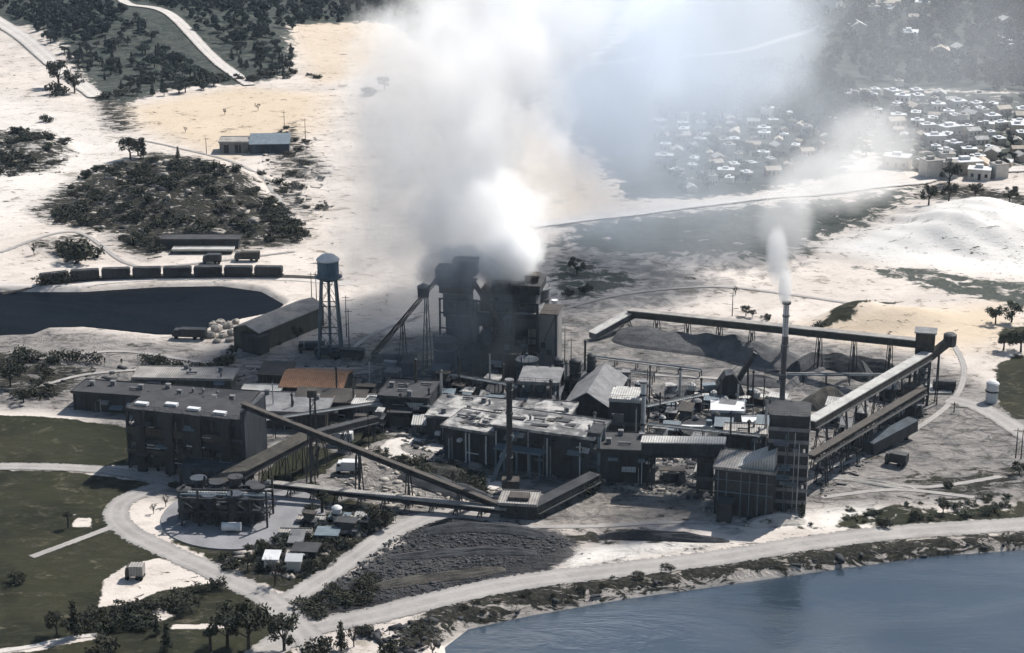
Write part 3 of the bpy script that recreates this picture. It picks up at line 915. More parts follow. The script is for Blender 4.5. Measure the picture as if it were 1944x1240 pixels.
t = silo('exhaust_pipe', 'thin upright white pipe right of the grey ribbed silo', 'pipe', (1052,672), .6, 16, 'white_paint', bands=2, rail=False, ladder=False, capmat='white_paint', n=12)
t = silo('exhaust_pipe', 'thin dark upright pipe between the sooty tower and the massive kiln tower', 'pipe', (899,716), .7, 20, 'brown_steel', bands=3, rail=False, ladder=False, capmat='dark_roof', n=12)
t = silo('surge_bin', 'small conical-topped bin at the foot of the narrow sooty tower', 'bin', (845,722), 3.2, 12, 'dark_concrete', bands=2, top='cone', capmat='grey_roof')
t = silo('surge_bin', 'dark blue conical-topped bin in front of the massive kiln tower', 'bin', (1000,742), 3.0, 9, 'blue_cladding', bands=2, top='cone', capmat='blue_cladding')
conveyor('inclined_conveyor', 'thin brown open conveyor climbing from the yard to the head of the smoking tower', (708,688), 2.5, (846,700), HT(696,505), 1.7, 1.5, 'brown_steel', 'brown_steel', 2, 3, s0=.42, s1=.75, lattice=True)
t = thing('drive_house', 'small dark drive house riding on top of the thin inclined conveyor', 'drive house', (*at(806,692)[:2], 0))
hz_ = HT(692,562)
MB().box(-1.6, 1.6, -1.4, 1.4, hz_, hz_+2.6).build('body', 'dark_steel', t)
MB().prism([(-1.8, hz_+2.6), (1.8, hz_+2.6), (0, hz_+3.5)], -1.6, 1.6, 'y').build('roof', 'grey_roof', t)

# ================= long and framed buildings of the works
shed('plant_hall', 'reddish-brown hall at the foot of the kiln tower, with a small white roof hatch', 'building', (905,722), (985,732), 16, 8, 'mono', -8, 'brown_steel', 'brown_steel', 5, ridge=1.5, windows=[(.15,.3,3,5),(.5,.65,3,5)], clutter=3)
steel_frame('equipment_platform', 'dark blue open platform with vessels on its deck, right of the kiln tower foot', 'platform', (985,790), (1058,795), 12, 2, 5, 3, -8, .5, 3, clad='blue_cladding', roofmat='grey_roof')
steel_frame('equipment_platform', 'dark platform with three tall vessels and railings on its deck, behind the gabled house', 'platform', (1040,752), (1140,758), 12, 1, 5, 5, -8, .9, 5)
for i, (px, r, h, lab) in enumerate([(1060, 1.3, 5, 'leftmost'), (1092, 1.6, 4.5, 'middle'), (1122, 1.2, 6.2, 'rightmost')]):
    t = silo('process_vessel', f'{lab} of the three upright vessels on the dark platform behind the gabled house', 'vessel', (px, 748), r, h, 'dark_steel', 'dome', 2, False, 'dark_steel', 12, False)
    t.location.z += 5.0; t['group'] = 'upright vessels on the dark platform'
# gabled house
t, L = shed('gabled_house', 'dark gable-ended house with one pale window, its long grey roof running back to the right', 'house', (1073,802), (1154,806), 24, 5.2, 'gable_y', -14, 'dark_cladding', 'grey_roof', 4, windows=[(.42,.60,3.6,5.2)], ridge=3.6)
steel_frame('loading_tower', 'black open-fronted loading tower with pale posts right of the gabled house', 'tower', (1158,842), (1212,846), 9, 2, 6.2, 2, -10, .85, 8, clad='dark_steel', roofmat='bright_roof')
silo('standpipe', 'pale thin standpipe at the right corner of the black loading tower', 'pipe', (1219,838), .7, 16, 'white_paint', bands=2, rail=False, ladder=False, capmat='grey_roof', n=10)
# mill hall
t, L = shed('mill_hall', 'longest pale-roofed hall with a black open front, right behind the slender stack', 'building', (940,888), (1120,914), 11, 11.3, 'flat', None, 'dark_cladding', 'slab_roof', 10, doors=[(.10,.24,0,7),(.34,.5,0,8),(.6,.78,0,7)], windows=[(.84,.94,6,9)], clutter=4, over=1.2)
L_hall = L
m = MB()
for x in (.06, .15, .28, .42, .52): m.bar((L*x, -3.4, -.4), (L*x, -3.4, 6.5), .28)
m.box(L*.04, L*.55, -4, -.02, 6.5, 6.8)
m.build('canopy', 'tank_blue', t)
m = MB()
for x in (.02, .56, .9): m.bar((L*x, -.6, 0), (L*x, -.6, 10), .18)
m.build('drain_pipe', 'white_paint', t)
m = MB(); m.bar((L*.22, -4.5, 9.5), (L*.10, -9, -.3), .5); m.bar((L*.22, -4.5, 9.5), (L*.25, -.5, 10.5), .5)
m.build('chute', 'tank_blue', t)
t2, L2 = shed('mill_wing', 'lower wing with a broken patchy roof at the left end of the longest hall', 'building', (845,870), (938,886), 12, 8.6, 'flat', None, 'dark_cladding', 'slab_roof', 6, windows=[(.08,.2,4,6.6),(.3,.42,4,6.6)], doors=[(.6,.8,0,5)], clutter=5, over=.8)
m = MB()
for x in (.45, .52, .86): m.bar((L2*x, -.6, 0), (L2*x, -.6, 8), .2)
m.build('drain_pipe', 'white_paint', t2)
g_ = random.Random(8)
for k in range(16):
    x, y = g_.uniform(.5, L2-3), g_.uniform(.3, 10); w_, d_ = g_.uniform(1.5, 4), g_.uniform(.8, 2.5)
    MB().prism([(x, 8.98), (x+w_, 8.98), (x+w_, 9.04+g_.uniform(0, .7)), (x, 9.02)], y, y+d_, 'y').build('roof_patch', g_.choice(['dark_roof', 'dark_steel', 'grey_roof', 'brown_steel', 'bright_roof']), t2)
shed('annex_hall', 'low cracked pale-roofed annex behind the left end of the longest hall', 'building', (812,832), (960,846), 16, 6, 'flat', -14, 'dark_cladding', 'slab_roof', 7, windows=[(.1,.2,2,4),(.3,.4,2,4),(.6,.7,2,4)], clutter=8)
shed('annex_hall', 'bright flat-roofed annex squeezed between the gabled house and the longest hall', 'building', (985,838), (1072,846), 13, 6.5, 'flat', -14, 'dark_cladding', 'slab_roof', 5, clutter=4)
shed('annex_hall', 'squat dark annex under the drifting soot left of the longest hall', 'building', (722,800), (812,812), 13, 7, 'flat', -10, 'dark_cladding', 'dark_roof', 5, windows=[(.2,.4,2,4),(.6,.8,2,4)], clutter=6)
shed('pump_house', 'dark pump house with a flat dark roof, below the black loading tower', 'building', (1137,914), (1241,914), 11, 8.2, 'flat', -6, 'dark_cladding', 'dark_roof', 6, doors=[(.55,.7,0,4)], clutter=6)
steel_frame('screening_rack', 'narrow framework with pale uprights between the longest hall and the pump house', 'framework', (1118,912), (1136,916), 6, 3, 4.2, 1, -14, .6, 4, col='tank_blue')
# conveyor gallery between pump house and tower
conveyor('bridge_gallery', 'level pale-roofed bridge gallery running from the pump house to the low broken-roofed building', (1218,925), 12.2, (1372,935), 13.2, 4.0, 3.4, 'bright_roof', 'dark_cladding', 1)
steel_frame('gallery_pier', 'dark square pier carrying the right end of the bridge gallery', 'pier', (1324,940), (1350,941), 4.5, 2, 4.7, 1, -6, 1, 2)
# tower
t, L, top = steel_frame('screening_tower', 'tallest black tower block with pale floor bands, beside the lake', 'tower', (1456,968), (1524,974), 9.5, 8, 3.0, 2, -10, 1.0, 9, clad='dark_steel', floor='grey_roof', roofmat='dark_roof')
zst = HT(905,577)
silo('smoke_stack', 'tall slim smoking stack with a pale upper end behind the black tower block', 'chimney', (1478,905), .68, zst, 'stack_concrete', bands=6, rail=False, ladder=True, capmat='dark_roof', n=14)
facade(t, L, 23, 16, 77, -.35)
t = bpy.data.objects['smoke_stack']
MB().lathe([(.72, zst-8), (.72, zst+.1)], 0, 0, 14, False).build('pale_upper_shell', 'white_paint', t)
silo('slender_stack', 'slender dark stack with no smoke in front of the longest hall', 'chimney', (967,936), .72, 28.5, 'dark_steel', bands=5, rail=False, capmat='grey_roof', n=12)
g_ = random.Random(5)
hall = [o for o in COL.objects if o.name.startswith('mill_hall')][0]
for k in range(14):
    x, y = g_.uniform(.5, L_hall-5), g_.uniform(.5, 9)
    m = MB(); w_, d_ = g_.uniform(1.5, 5), g_.uniform(.8, 2.2)
    m.prism([(x, 11.68), (x+w_, 11.68), (x+w_, 11.74+g_.uniform(0, .4)), (x, 11.72)], y, y+d_, 'y')
    m.build('roof_patch', g_.choice(['dark_roof', 'slab_roof', 'grey_roof', 'brown_steel', 'dark_steel']), hall)
t = bpy.data.objects['slender_stack']
MB().box(-1.8, 2.4, -1.6, 1.8, -.3, 3.6).build('foot_housing', 'brown_steel', t)
t, L = shed('crusher_house', 'black crusher house with a stepped broken pale roof, left of the tallest tower block', 'building', (1356,975), (1460,992), 11, 11.5, 'flat', -16, 'dark_steel', 'dusty_roof', 6, windows=[(.15,.3,6,8),(.5,.65,6,8)])
MB().prism([(L*.35, 11.86), (L, 11.86), (L, 16)], 1, 9, 'y').build('raised_roof', 'bright_roof', t)
MB().box(L*.1, L*.35, -5, -.2, -.4, 4.5).build('loading_bay', 'dark_steel', t)
MB().box(L*.08, L*.37, -5.2, -.2, 4.5, 4.8).build('bay_roof', 'dark_roof', t)
m = MB()
for x in (.05, .2, .45, .6, .75, .9): m.bar((L*x, -.5, 0), (L*x, -.5, 11), .15)
m.bar((0, -.5, 6), (L, -.5, 6), .15); m.bar((0, -.5, 9), (L, -.5, 9), .1)
m.build('pipework', 'tank_blue', t)
# right-hand conveyors
conveyor('inclined_conveyor', 'wide pale-roofed conveyor gallery climbing left from the far transfer tower to the tallest tower block', (1533,908), 15.0, (1752,772), 15.2, 2.5, 1.6, 'bright_roof', 'brown_steel', 6, 3.4)
conveyor('inclined_conveyor', 'lower dark conveyor running beneath the wide pale-roofed gallery', (1535,935), 9.5, (1748,788), 7.5, 1.8, 1.4, 'brown_steel', 'brown_steel', 7, 2.4, lattice=True)
conveyor('overland_conveyor', 'very long pale-topped conveyor gallery crossing behind the dark stockpile', (1196,622), 5.5, (1745,745), 15.0, 2.6, 1.7, 'dusty_roof', 'olive_cladding', 8, 1.8)
conveyor('overland_conveyor', 'short conveyor dropping off the left end of the very long gallery', (1125,645), 2.0, (1196,622), 5.0, 2.6, 1.5, 'bright_roof', 'grey_cladding', 2, 3)
t, L, top = steel_frame('transfer_tower', 'dark transfer tower where the right-hand conveyors meet', 'tower', (1733,768), (1758,772), 5.5, 4, 3.9, 1, -14, .55, 6, clad='brown_steel')
MB().box(-.5, 4.6, .5, 5, top+.02, top+4.6).build('head_house', 'brown_steel', t)
MB().box(-.9, 5, .1, 5.4, top+4.6, top+4.9).build('head_house_roof', 'grey_roof', t)
t = thing('discharge_boom', 'stubby dark discharge boom sticking out right of the transfer tower', 'boom', at(1762,766))
m = MB(); m.beam((-1, 0, 13), (5, 1.5, 17.5), 2.2, 1.8); m.build('arm', 'brown_steel', t)
MB().lathe([(1.6, 16), (1.8, 17), (1.8, 19.2), (1.2, 19.6)], 5, 1.5, 12).build('hood', 'dark_steel', t)
m = MB()
for s in (-1.2, 1.2): m.bar((2, s, -.4), (2, s*.4, 14.6), .2)
for z in (3, 7, 11): m.bar((2, -1.1, z), (2, 1, z+3), .1)
m.build('support_leg', 'dark_steel', t)
t = thing('chute_bin', 'dark hopper bin under the lower right corner of the transfer tower', 'bin', at(1730,785))
MB().lathe([(.8, 1.5), (2.6, 5), (2.8, 8), (2.4, 8.2)], 0, 0, 10).build('hopper', 'brown_steel', t)
m = MB()
for a0 in (0, 1.57, 3.14, 4.71): m.bar((2.5*math.cos(a0), 2.5*math.sin(a0), -.4), (2.4*math.cos(a0), 2.4*math.sin(a0), 5.5), .2)
m.build('leg', 'dark_steel', t)
t = thing('tilted_bin', 'long dark tipped-over bin lying right of the lower conveyor', 'bin', at(1648,862))
m = MB(); m.beam((0, 0, 1.6), (13.5, 12, 3.4), 3.2, 2.8); m.build('body', 'dark_steel', t)
MB().beam((-.2, -.1, 3.15), (13.6, 12.1, 4.95), 3.5, .25).build('cover', 'blue_cladding', t)
m = MB(); m.box(.2, 1.2, -1, 1, -.3, 1); m.box(11, 12, 9.5, 11, -.3, 2.2); m.build('leg', 'dark_steel', t)
t = silo('ring_tank', 'low wide round settling tank with a radial bridge, in front of the dark machinery row', 'tank', (1345,832), 7.2, 2.4, 'grey_cladding', bands=1, rail=True, ladder=False, capmat='coal', n=32)
MB().beam((-7.2, 0, 3.3), (7.2, -1, 3.3), 1.1, .5).build('bridge', 'white_paint', t)
MB().lathe([(.8, 2.8), (.8, 5)], 0, 0, 10).build('centre_well', 'tank_blue', t)
shed('switch_house', 'small box house with a bright white flat roof above the round settling tank', 'building', (1352,812), (1408,816), 7, 4.6, 'flat', -6, 'concrete', 'white_paint', 3, doors=[(.4,.6,0,2.6)])
shed('switch_house', 'narrow white-roofed lean-to against the tall tower, right of the small box house', 'building', (1412,828), (1462,830), 3.5, 3.6, 'flat', -4, 'blue_cladding', 'white_paint', 3)
shed('switch_house', 'dark low house between the tallest tower block and the settling tank', 'building', (1376,858), (1450,862), 6, 5, 'flat', -8, 'blue_cladding', 'dusty_roof', 4, windows=[(.2,.4,1.5,3)], clutter=3)
# stacker
t = thing('stacker', 'dark crawler stacker with its boom raised to the right', 'stacker', at(1385,755))
m = MB(); m.box(-4, 4, -3.2, -1.8, 0, 1.3); m.box(-4, 4, 1.8, 3.2, 0, 1.3); m.build('crawler', 'dark_steel', t)
MB().prism([(-4.5, 1.3), (4, 1.3), (2.5, 5), (.5, 7.6), (-1.5, 7.2), (-3.6, 4)], -2.4, 2.4, 'y').build('machine_house', 'dark_steel', t)
m = MB(); m.beam((1, 0, 3), (6.5, 0, 13), 1.4, 1.3); m.build('boom', 'dark_steel', t)
m = MB(); m.bar((5, 0, -.2), (4.7, 0, 8.5), .35); m.bar((-1, 0, 7), (6, 0, 12.2), .08); m.build('mast', 'dark_steel', t)

# machinery row and pipe racks behind the settling tank
rr = random.Random(21)
mach_desc = ['crusher drum', 'pump skid', 'dust hopper', 'motor housing', 'pipe manifold', 'feeder box']
def machine(px, py, s, k, lab, material='dark_steel'):
    t = thing('plant_machine', lab, 'machine', at(px, py), R(rr.uniform(-25, 10)), 'small plant machines in the yard')
    m = MB()
    m.box(-s, s, -s*.6, s*.6, -.3, s*.9); m.build('housing', material, t)
    if k % 3 == 0: MB().lathe([(s*.5, s*.9), (s*.55, s*1.6), (s*.2, s*1.9)], -s*.3, 0, 10).build('vent', 'bright_roof', t)
    elif k % 3 == 1: MB().box(-s*1.1, s*1.1, -s*.7, s*.7, s*.9, s*.9+.2).build('lid', 'bright_roof', t)
    else:
        MB().prism([(-s*.5, s*.9), (s*.5, s*.9), (s*.9, s*1.7), (-s*.9, s*1.7)], -s*.5, s*.5, 'y').build('hopper', 'tank_blue', t)
    m = MB(); m.bar((s, 0, s*.4), (s*2.1, 0, s*.4), .2, 6); m.bar((s*2.1, 0, s*.4), (s*2.1, 0, -.2), .2, 6); m.build('pipe', 'grey_roof', t)
spots = []
ordn = ['first', 'second', 'third', 'fourth', 'fifth', 'sixth', 'seventh', 'eighth', 'ninth', 'tenth', 'eleventh', 'twelfth']
for i in range(11): spots.append((1318+i*13.5, 758+rr.uniform(-9, 9), rr.uniform(1.2, 2.4), f'{ordn[i]} machine from the left in the dark row above the settling tank'))
for i in range(8): spots.append((1238+i*12, 792+rr.uniform(-14, 20), rr.uniform(.8, 1.6), f'{ordn[i]} machine from the left in the yard between loading tower and settling tank'))
for i in range(9): spots.append((745+i*17, 775+rr.uniform(-16, 14), rr.uniform(1, 2.2), f'{ordn[i]} machine from the left in the sooty yard below the narrow tower'))
for i in range(8): spots.append((885+i*17, 768+rr.uniform(-10, 12), rr.uniform(1, 2.0), f'{ordn[i]} machine from the left in front of the brown hall'))
for i in range(6): spots.append((1145+i*14, 868+rr.uniform(-8, 6), rr.uniform(.7, 1.2), f'{ordn[i]} machine from the left behind the pump house'))
for i, (px, py, s, lab) in enumerate(spots): machine(px, py, s, i, lab, rr.choice(['dark_steel', 'dark_cladding', 'blue_cladding', 'brown_steel']))
def pipe_rack(A, B, lab, z=4.0, n=3, material='dark_steel'):
    a, b = Vector(at(*A)), Vector(at(*B)); d = b-a; L = math.hypot(d.x, d.y)
    t = thing('pipe_rack', lab, 'pipe rack', a, math.atan2(d.y, d.x), 'pipe racks crossing the works')
    k = max(2, int(L/6))
    for i in range(k+1):
        x = L*i/k
        m = MB(); m.bar((x, -1, -.4), (x, -1, z), .16); m.bar((x, 1, -.4), (x, 1, z), .16); m.bar((x, -1.2, z), (x, 1.2, z), .16); m.build('trestle', 'dark_steel', t)
    for j in range(n):
        y = -.8+1.6*j/max(1, n-1)
        MB().bar((0, y, z+.32), (L, y, z+.32), .2, 8).build('pipe', ['bright_roof', 'tank_blue', 'brown_steel'][j % 3], t)
pipe_rack((1225,800), (1330,778), 'pipe rack from the loading tower to the dark machinery row')
pipe_rack((1230,845), (1440,868), 'pipe rack running behind the bridge gallery', 5.5)
pipe_rack((700,790), (860,812), 'pipe rack in front of the squat dark annex', 5)
pipe_rack((860,752), (985,775), 'pipe rack at the front of the brown hall', 6)
pipe_rack((1060,705), (1240,728), 'pipe rack on the open yard right of the silos', 2.4)
pipe_rack((1130,690), (1330,715), 'low pipe rack below the dark stockpile', 1.6, 2)
pipe_rack((470,838), (720,800), 'pipe rack left of the lattice mast', 5)
pipe_rack((1700,730), (1480,728), 'low pipe rack between the curved pile and the wide conveyor', 2.5, 2)

# crowd of small structures between the halls
def clutter(poly, n, where, seed, tall=1.0):
    g = random.Random(seed); P = wp(poly); mn, mx = P.min(0), P.max(0)
    got = []; tries = 0
    while len(got) < n and tries < 4000:
        tries += 1
        q = (g.uniform(mn[0], mx[0]), g.uniform(mn[1], mx[1]))
        if sdist(np.array([q]), P)[0] < 0 or any(math.hypot(q[0]-a_[0], q[1]-a_[1]) < 4.6 for a_ in got): continue
        got.append(q)
    got.sort(key=lambda q: -q[1])
    for i, q in enumerate(got):
        kd = g.randrange(4); w, d, h = g.uniform(2, 5.5), g.uniform(2, 4.5), g.uniform(2, 6)*tall
        an = R(-12+g.uniform(-8, 8))
        wm = g.choice(['dark_steel', 'dark_cladding', 'brown_steel', 'blue_cladding', 'dark_concrete'])
        rm = g.choice(['dark_roof', 'slab_roof', 'grey_roof', 'bright_roof', 'tank_blue', 'brown_steel'])
        nm = {'dark_steel': 'black', 'dark_cladding': 'dark', 'brown_steel': 'brown', 'blue_cladding': 'dark blue', 'dark_concrete': 'sooty'}[wm]
        rn = {'dark_roof': 'dark', 'slab_roof': 'patchy pale', 'grey_roof': 'grey', 'bright_roof': 'pale', 'tank_blue': 'blue-grey', 'brown_steel': 'brown'}[rm]
        loc = (q[0], q[1], gz(*q))
        if kd == 0:
            t = thing('small_shed', f'{nm} shed, {rn} sloping roof, {where}', 'shed', loc, an, 'small structures '+where)
            MB().prism([(0, -.4), (d, -.4), (d, h+.9), (0, h)], 0, w, 'x').build('wall', wm, t)
            MB().prism([(-.4, h+.0), (d+.3, h+1.05), (d+.3, h+1.3), (-.4, h+.25)], -.3, w+.3, 'x').build('roof', rm, t)
            MB().box(w*.3, w*.6, -.06, -.003, 0, min(2.2, h*.8)).build('door', 'glass', t)
        elif kd == 1:
            t = thing('open_shelter', f'{nm} open shelter, {rn} roof, {where}', 'shelter', loc, an, 'small structures '+where)
            for x in (0, w):
                for y in (0, d): MB().box(x-.12, x+.12, y-.12, y+.12, -.4, h).build('post', wm, t)
            MB().box(-.5, w+.5, -.5, d+.5, h, h+.25).build('roof', rm, t)
            MB().box(.4, w-.4, d*.3, d-.3, -.3, h*.6).build('machine', 'dark_steel', t)
        elif kd == 2:
            t = thing('process_vessel', f'{nm} vessel, {rn} cap, {where}', 'vessel', loc, an, 'small structures '+where)
            r0 = w*.28
            MB().lathe([(r0, -.3), (r0, h*1.1)], 0, 0, 14).build('shell', wm, t)
            MB().lathe([(r0+.1, h*1.1), (r0*.7, h*1.1+.5), (.15, h*1.1+.8)], 0, 0, 14).build('cap', rm, t)
            m = MB(); m.bar((r0, 0, h*.8), (r0+1.8, 0, h*.8), .15, 6); m.bar((r0+1.8, 0, h*.8), (r0+1.8, 0, -.2), .15, 6); m.build('pipe', 'tank_blue', t)
        else:
            t = thing('machine_frame', f'{nm} frame, {rn} hopper, {where}', 'framework', loc, an, 'small structures '+where)
            m = MB()
            for x in (0, w):
                for y in (0, d): m.box(x-.14, x+.14, y-.14, y+.14, -.4, h)
            m.bar((0, 0, 0), (w, 0, h), .09); m.bar((w, 0, 0), (0, 0, h), .09); m.box(-.2, w+.2, -.2, d+.2, h*.5, h*.5+.15); m.box(-.2, w+.2, -.2, d+.2, h, h+.15)
            m.build('frame', wm, t)
            MB().prism([(w*.3, h+.15), (w*.7, h+.15), (w, h+2), (0, h+2)], .2, d-.2, 'y').build('hopper', rm, t)
clutter([(690,722),(840,728),(890,742),(880,800),(810,800),(720,790)], 18, 'in the sooty yard below the towers', 31)
clutter([(860,745),(1000,760),(1060,790),(980,815),(860,800)], 16, 'between the towers and the longest hall', 32, .8)
clutter([(1225,775),(1320,770),(1460,775),(1460,850),(1300,862),(1230,850)], 26, 'around the settling tank', 33, .8)
clutter([(620,775),(720,770),(810,830),(700,830),(640,815)], 9, 'right of the lattice mast', 34, .8)
clutter([(1060,728),(1200,735),(1230,760),(1170,765)], 8, 'behind the gabled house', 35, .6)
clutter([(1560,790),(1700,740),(1720,790),(1570,880)], 10, 'under the right-hand conveyors', 36, .6)
clutter([(500,1010),(690,975),(700,1000),(520,1080)], 7, 'in the scrub left of the fork road', 37, .35)
clutter([(1245,905),(1320,905),(1320,925),(1245,925)], 4, 'under the bridge gallery', 38, .5)
clutter([(1135,880),(1240,885),(1240,895),(1140,895)], 1, 'behind the pump house', 39, .5)

g_ = random.Random(55)
for k, (px, py) in enumerate([(735,790),(762,800),(790,775),(815,800),(838,790),(872,760),(895,755),(930,752),(955,765),(990,760),(1012,775),(1045,800),(1066,815),(1128,860),(1146,870),(1180,880),(1206,872),(1232,795),(1252,812),(1290,770),(1330,775),(1366,790),(1400,775),(1428,772),(1448,800),(1452,850),(1420,860),(1385,872),(702,740),(672,790),(640,770),(520,800),(556,805),(1000,700),(1075,745),(1110,735)]):
    h = g_.uniform(6, 15); r0 = g_.uniform(.14, .4)
    t = thing('vent_stack', ['thin dark vent stack among the halls', 'thin pale vent pipe among the halls', 'rusty vent stack among the halls'][k % 3], 'pipe', at(px, py), 0, 'vent stacks among the halls')
    c = ['dark_steel', 'bright_roof', 'brown_steel'][k % 3]
    MB().lathe([(r0, -.3), (r0*.9, h)], 0, 0, 8).build('shaft', c, t)
    MB().lathe([(r0*1.5, h), (r0*1.6, h+.3), (.03, h+.8)], 0, 0, 8).build('rain_cap', 'dark_steel', t)
    MB().bar((0, 0, h*.8), (2.2*(-1)**k, 0, -.2), .04).bar((0, 0, h*.8), (0, 2.2, -.2), .04).build('guy_wire', 'dark_steel', t)

# ================= stockpiles
def pile(name, label, pts, w, h, material, seed=0):
    P3 = [Vector(at(*p)) for p in pts]
    t0 = P3[0]
    out = []
    for i in range(len(P3)-1):
        k = max(2, int((P3[i+1]-P3[i]).length/1.2))
        for j in range(k): out.append(P3[i].lerp(P3[i+1], j/k))
    out.append(P3[-1])
    for _ in range(6): out = [out[0]]+[(out[i-1]+out[i]*2+out[i+1])/4 for i in range(1, len(out)-1)]+[out[-1]]
    NC = 15; vs = []; fs = []
    g = np.random.default_rng(seed)
    ns = g.normal(0, 1, (len(out), NC))
    for _ in range(2): ns[1:-1] = (ns[:-2]+ns[1:-1]*2+ns[2:])/4
    for i, p in enumerate(out):
        d = (out[min(i+1, len(out)-1)]-out[max(i-1, 0)]).normalized(); s = Vector((-d.y, d.x, 0)).normalized()
        e = math.sqrt(max(0, min(1, i/6, (len(out)-1-i)/6)))
        hh = h*e*(1+.15*math.sin(i*.23+seed)+.08*math.sin(i*.9))
        for c in range(NC):
            f = c/(NC-1)*2-1
            z = hh*max(0, 1-abs(f)**1.25)+ns[i, c]*.22*e*(1-abs(f))
            q = p+s*(f*w/2*(.35+.65*e))
            vs.append((q.x-t0.x, q.y-t0.y, z-.25 if abs(f) > .99 else z))
    for i in range(len(out)-1):
        for c in range(NC-1): fs.append((i*NC+c, (i+1)*NC+c, (i+1)*NC+c+1, i*NC+c+1))
    me = bpy.data.meshes.new(name); me.from_pydata(vs, [], fs); me.materials.append(MT[material])
    o = link(name, me); o.location = t0
    return tag(o, label, 'stockpile')
pile('stockpile', 'long dark stockpile in front of the very long pale-topped conveyor', [(1165,640),(1260,650),(1380,665),(1480,685),(1530,695)], 17, 4.2, 'grey_dust', 1)
pile('stockpile', 'curved dark stockpile arching toward the wide pale-roofed gallery', [(1500,712),(1540,692),(1590,694),(1630,708),(1648,726)], 9, 4.2, 'coal', 2)
pile('stockpile', 'thin crescent-shaped dark ridge inside the curve of the dark stockpile', [(1492,742),(1510,722),(1540,707),(1570,700)], 3.2, 1.6, 'grey_dust', 3)
pile('stockpile', 'low dark ridge along the right end of the very long conveyor', [(1560,690),(1640,700),(1720,718)], 8, 3.5, 'coal', 4)
pile('stockpile', 'brown heap between the smoking stack and the wide pale-roofed gallery', [(1530,778),(1560,765),(1590,762),(1605,770)], 12, 5, 'soil_dark', 5)
pile('stockpile', 'grey spoil ridge crossing the open yard behind the crawler stacker', [(1390,722),(1450,728),(1490,732)], 9, 2.4, 'grey_dust', 6)
pile('stockpile', 'small grey heap left of the crawler stacker', [(1260,748),(1310,745),(1350,752)], 9, 2.2, 'grey_dust', 7)
pile('stockpile', 'dark spoil bank below the diagonal conveyor, left of its foot', [(760,902),(820,918),(880,938),(935,950)], 9, 2.6, 'coal', 8)
pile('stockpile', 'dark spoil bank at the front of the longest hall', [(800,885),(850,900),(905,912)], 8, 2.6, 'soil_dark', 9)
pile('stockpile', 'low pale dust bank on the shore road below the tallest tower block', [(1420,1000),(1470,985),(1530,992)], 8, 2.2, 'pale_dust', 10)
pile('stockpile', 'thin pale ridge of tailings in the mid right yard', [(1580,902),(1650,915),(1740,930)], 4, .9, 'pale_dust', 11)
pile('stockpile', 'dark ridge on the spit of grey flat by the shore', [(1130,1020),(1260,1022),(1385,1028)], 3.5, 1.6, 'coal', 12)

# ================= left works
shed('long_shed', 'long low dark shed with a dusty flat roof, behind the black framed process building', 'building', (142,778), (470,802), 9, 5.0, 'flat', None, 'dark_steel', 'dark_roof', 14, clutter=12)
t, L, top = steel_frame('process_building', 'big black framed process building with three shaded storeys, beside the green field', 'building', (248,888), (462,912), 12, 3, 5.3, 4, None, .72, 14, clad='dark_cladding', roofmat='dark_roof')
for i, (x, y) in enumerate([(.04,2), (.28,3.5), (.5,2), (.74,1.2)]):
    MB().box(L*x, L*x+3.2, y, y+1.5, top+.02, top+.7).build('skylight', 'white_paint', t)
for i, x in enumerate((.13, .38, .63, .88)):
    MB().box(L*x-1.2, L*x+1.2, -1.7, -.6, -.4, top+.5).build('buttress', 'dark_steel', t)
MB().box(.4, L*.9, -1.2, -.6, 4.4, 5.6).build('spandrel', 'brown_steel', t)
MB().box(.4, L*.9, -1.2, -.6, 9.6, 11.6).build('spandrel', 'brown_steel', t)
facade(t, L, 15.5, 26, 78, -.6)
MB().box(L+.1, L+1.2, -.5, 12.8, -.4, top+2).build('end_wall', 'dark_cladding', t)
steel_frame('process_annex', 'low dark blue annex in front of the black process building, above the tank cluster', 'building', (345,922), (466,932), 7, 1, 5.0, 5, -8, .8, 5, clad='blue_cladding', floor='dark_concrete', roofmat='blue_cladding')
# pad and tank cluster
t = MB().lathe([(19, -.3), (19, .30)], 0, 0, 48).build('tank_pad', 'pale_pad'); t.location = at(462,980)
tag(t, 'round pale concrete pad under the dark blue tank cluster', 'pad')
cl = [(352,985,1.8,9),(378,990,2.0,7.5),(400,994,1.7,8.5),(425,996,2.1,6.5),(448,998,1.8,9.5),(470,994,1.9,8),(492,988,1.6,10),(380,970,1.9,10),(415,972,1.8,9),(450,974,1.7,11),(482,972,1.6,8.5)]
for i, (px, py, r, h) in enumerate(cl):
    row = 'front' if i < 7 else 'back'
    k = i if i < 7 else i-7
    tt = silo('process_tank', f'{ordn[k]} tank from the left, {row} row of the dark cluster on the round pad', 'tank', (px, py), r*.85, h*.8, rr.choice(['blue_cladding', 'dark_cladding', 'dark_steel', 'dark_steel']), rr.choice(['cone', 'dome', 'flat']), 2, False, rr.choice(['blue_cladding', 'dark_roof', 'dark_cladding']), 14, True)
    tt['group'] = 'tanks on the round pad'
a, an, L = frame((346,1000), (508,1006), -3)
t = thing('pipe_bridge', 'steel pipe bridge standing over the dark blue tank cluster', 'pipe bridge', a, an)
for i in range(6):
    for y in (0, 8): MB().box(L*i/5-.22, L*i/5+.22, y-.22, y+.22, -.3, 9.5 if i % 2 else 7.5).build('column', 'dark_steel', t)
m = MB()
for y in (0, 8):
    for z in (3.6, 6.9): m.box(-.3, L+.3, y-.18, y+.18, z, z+.35)
for i in range(6): m.box(L*i/5-.15, L*i/5+.15, 0.2, 7.8, 6.4, 6.85)
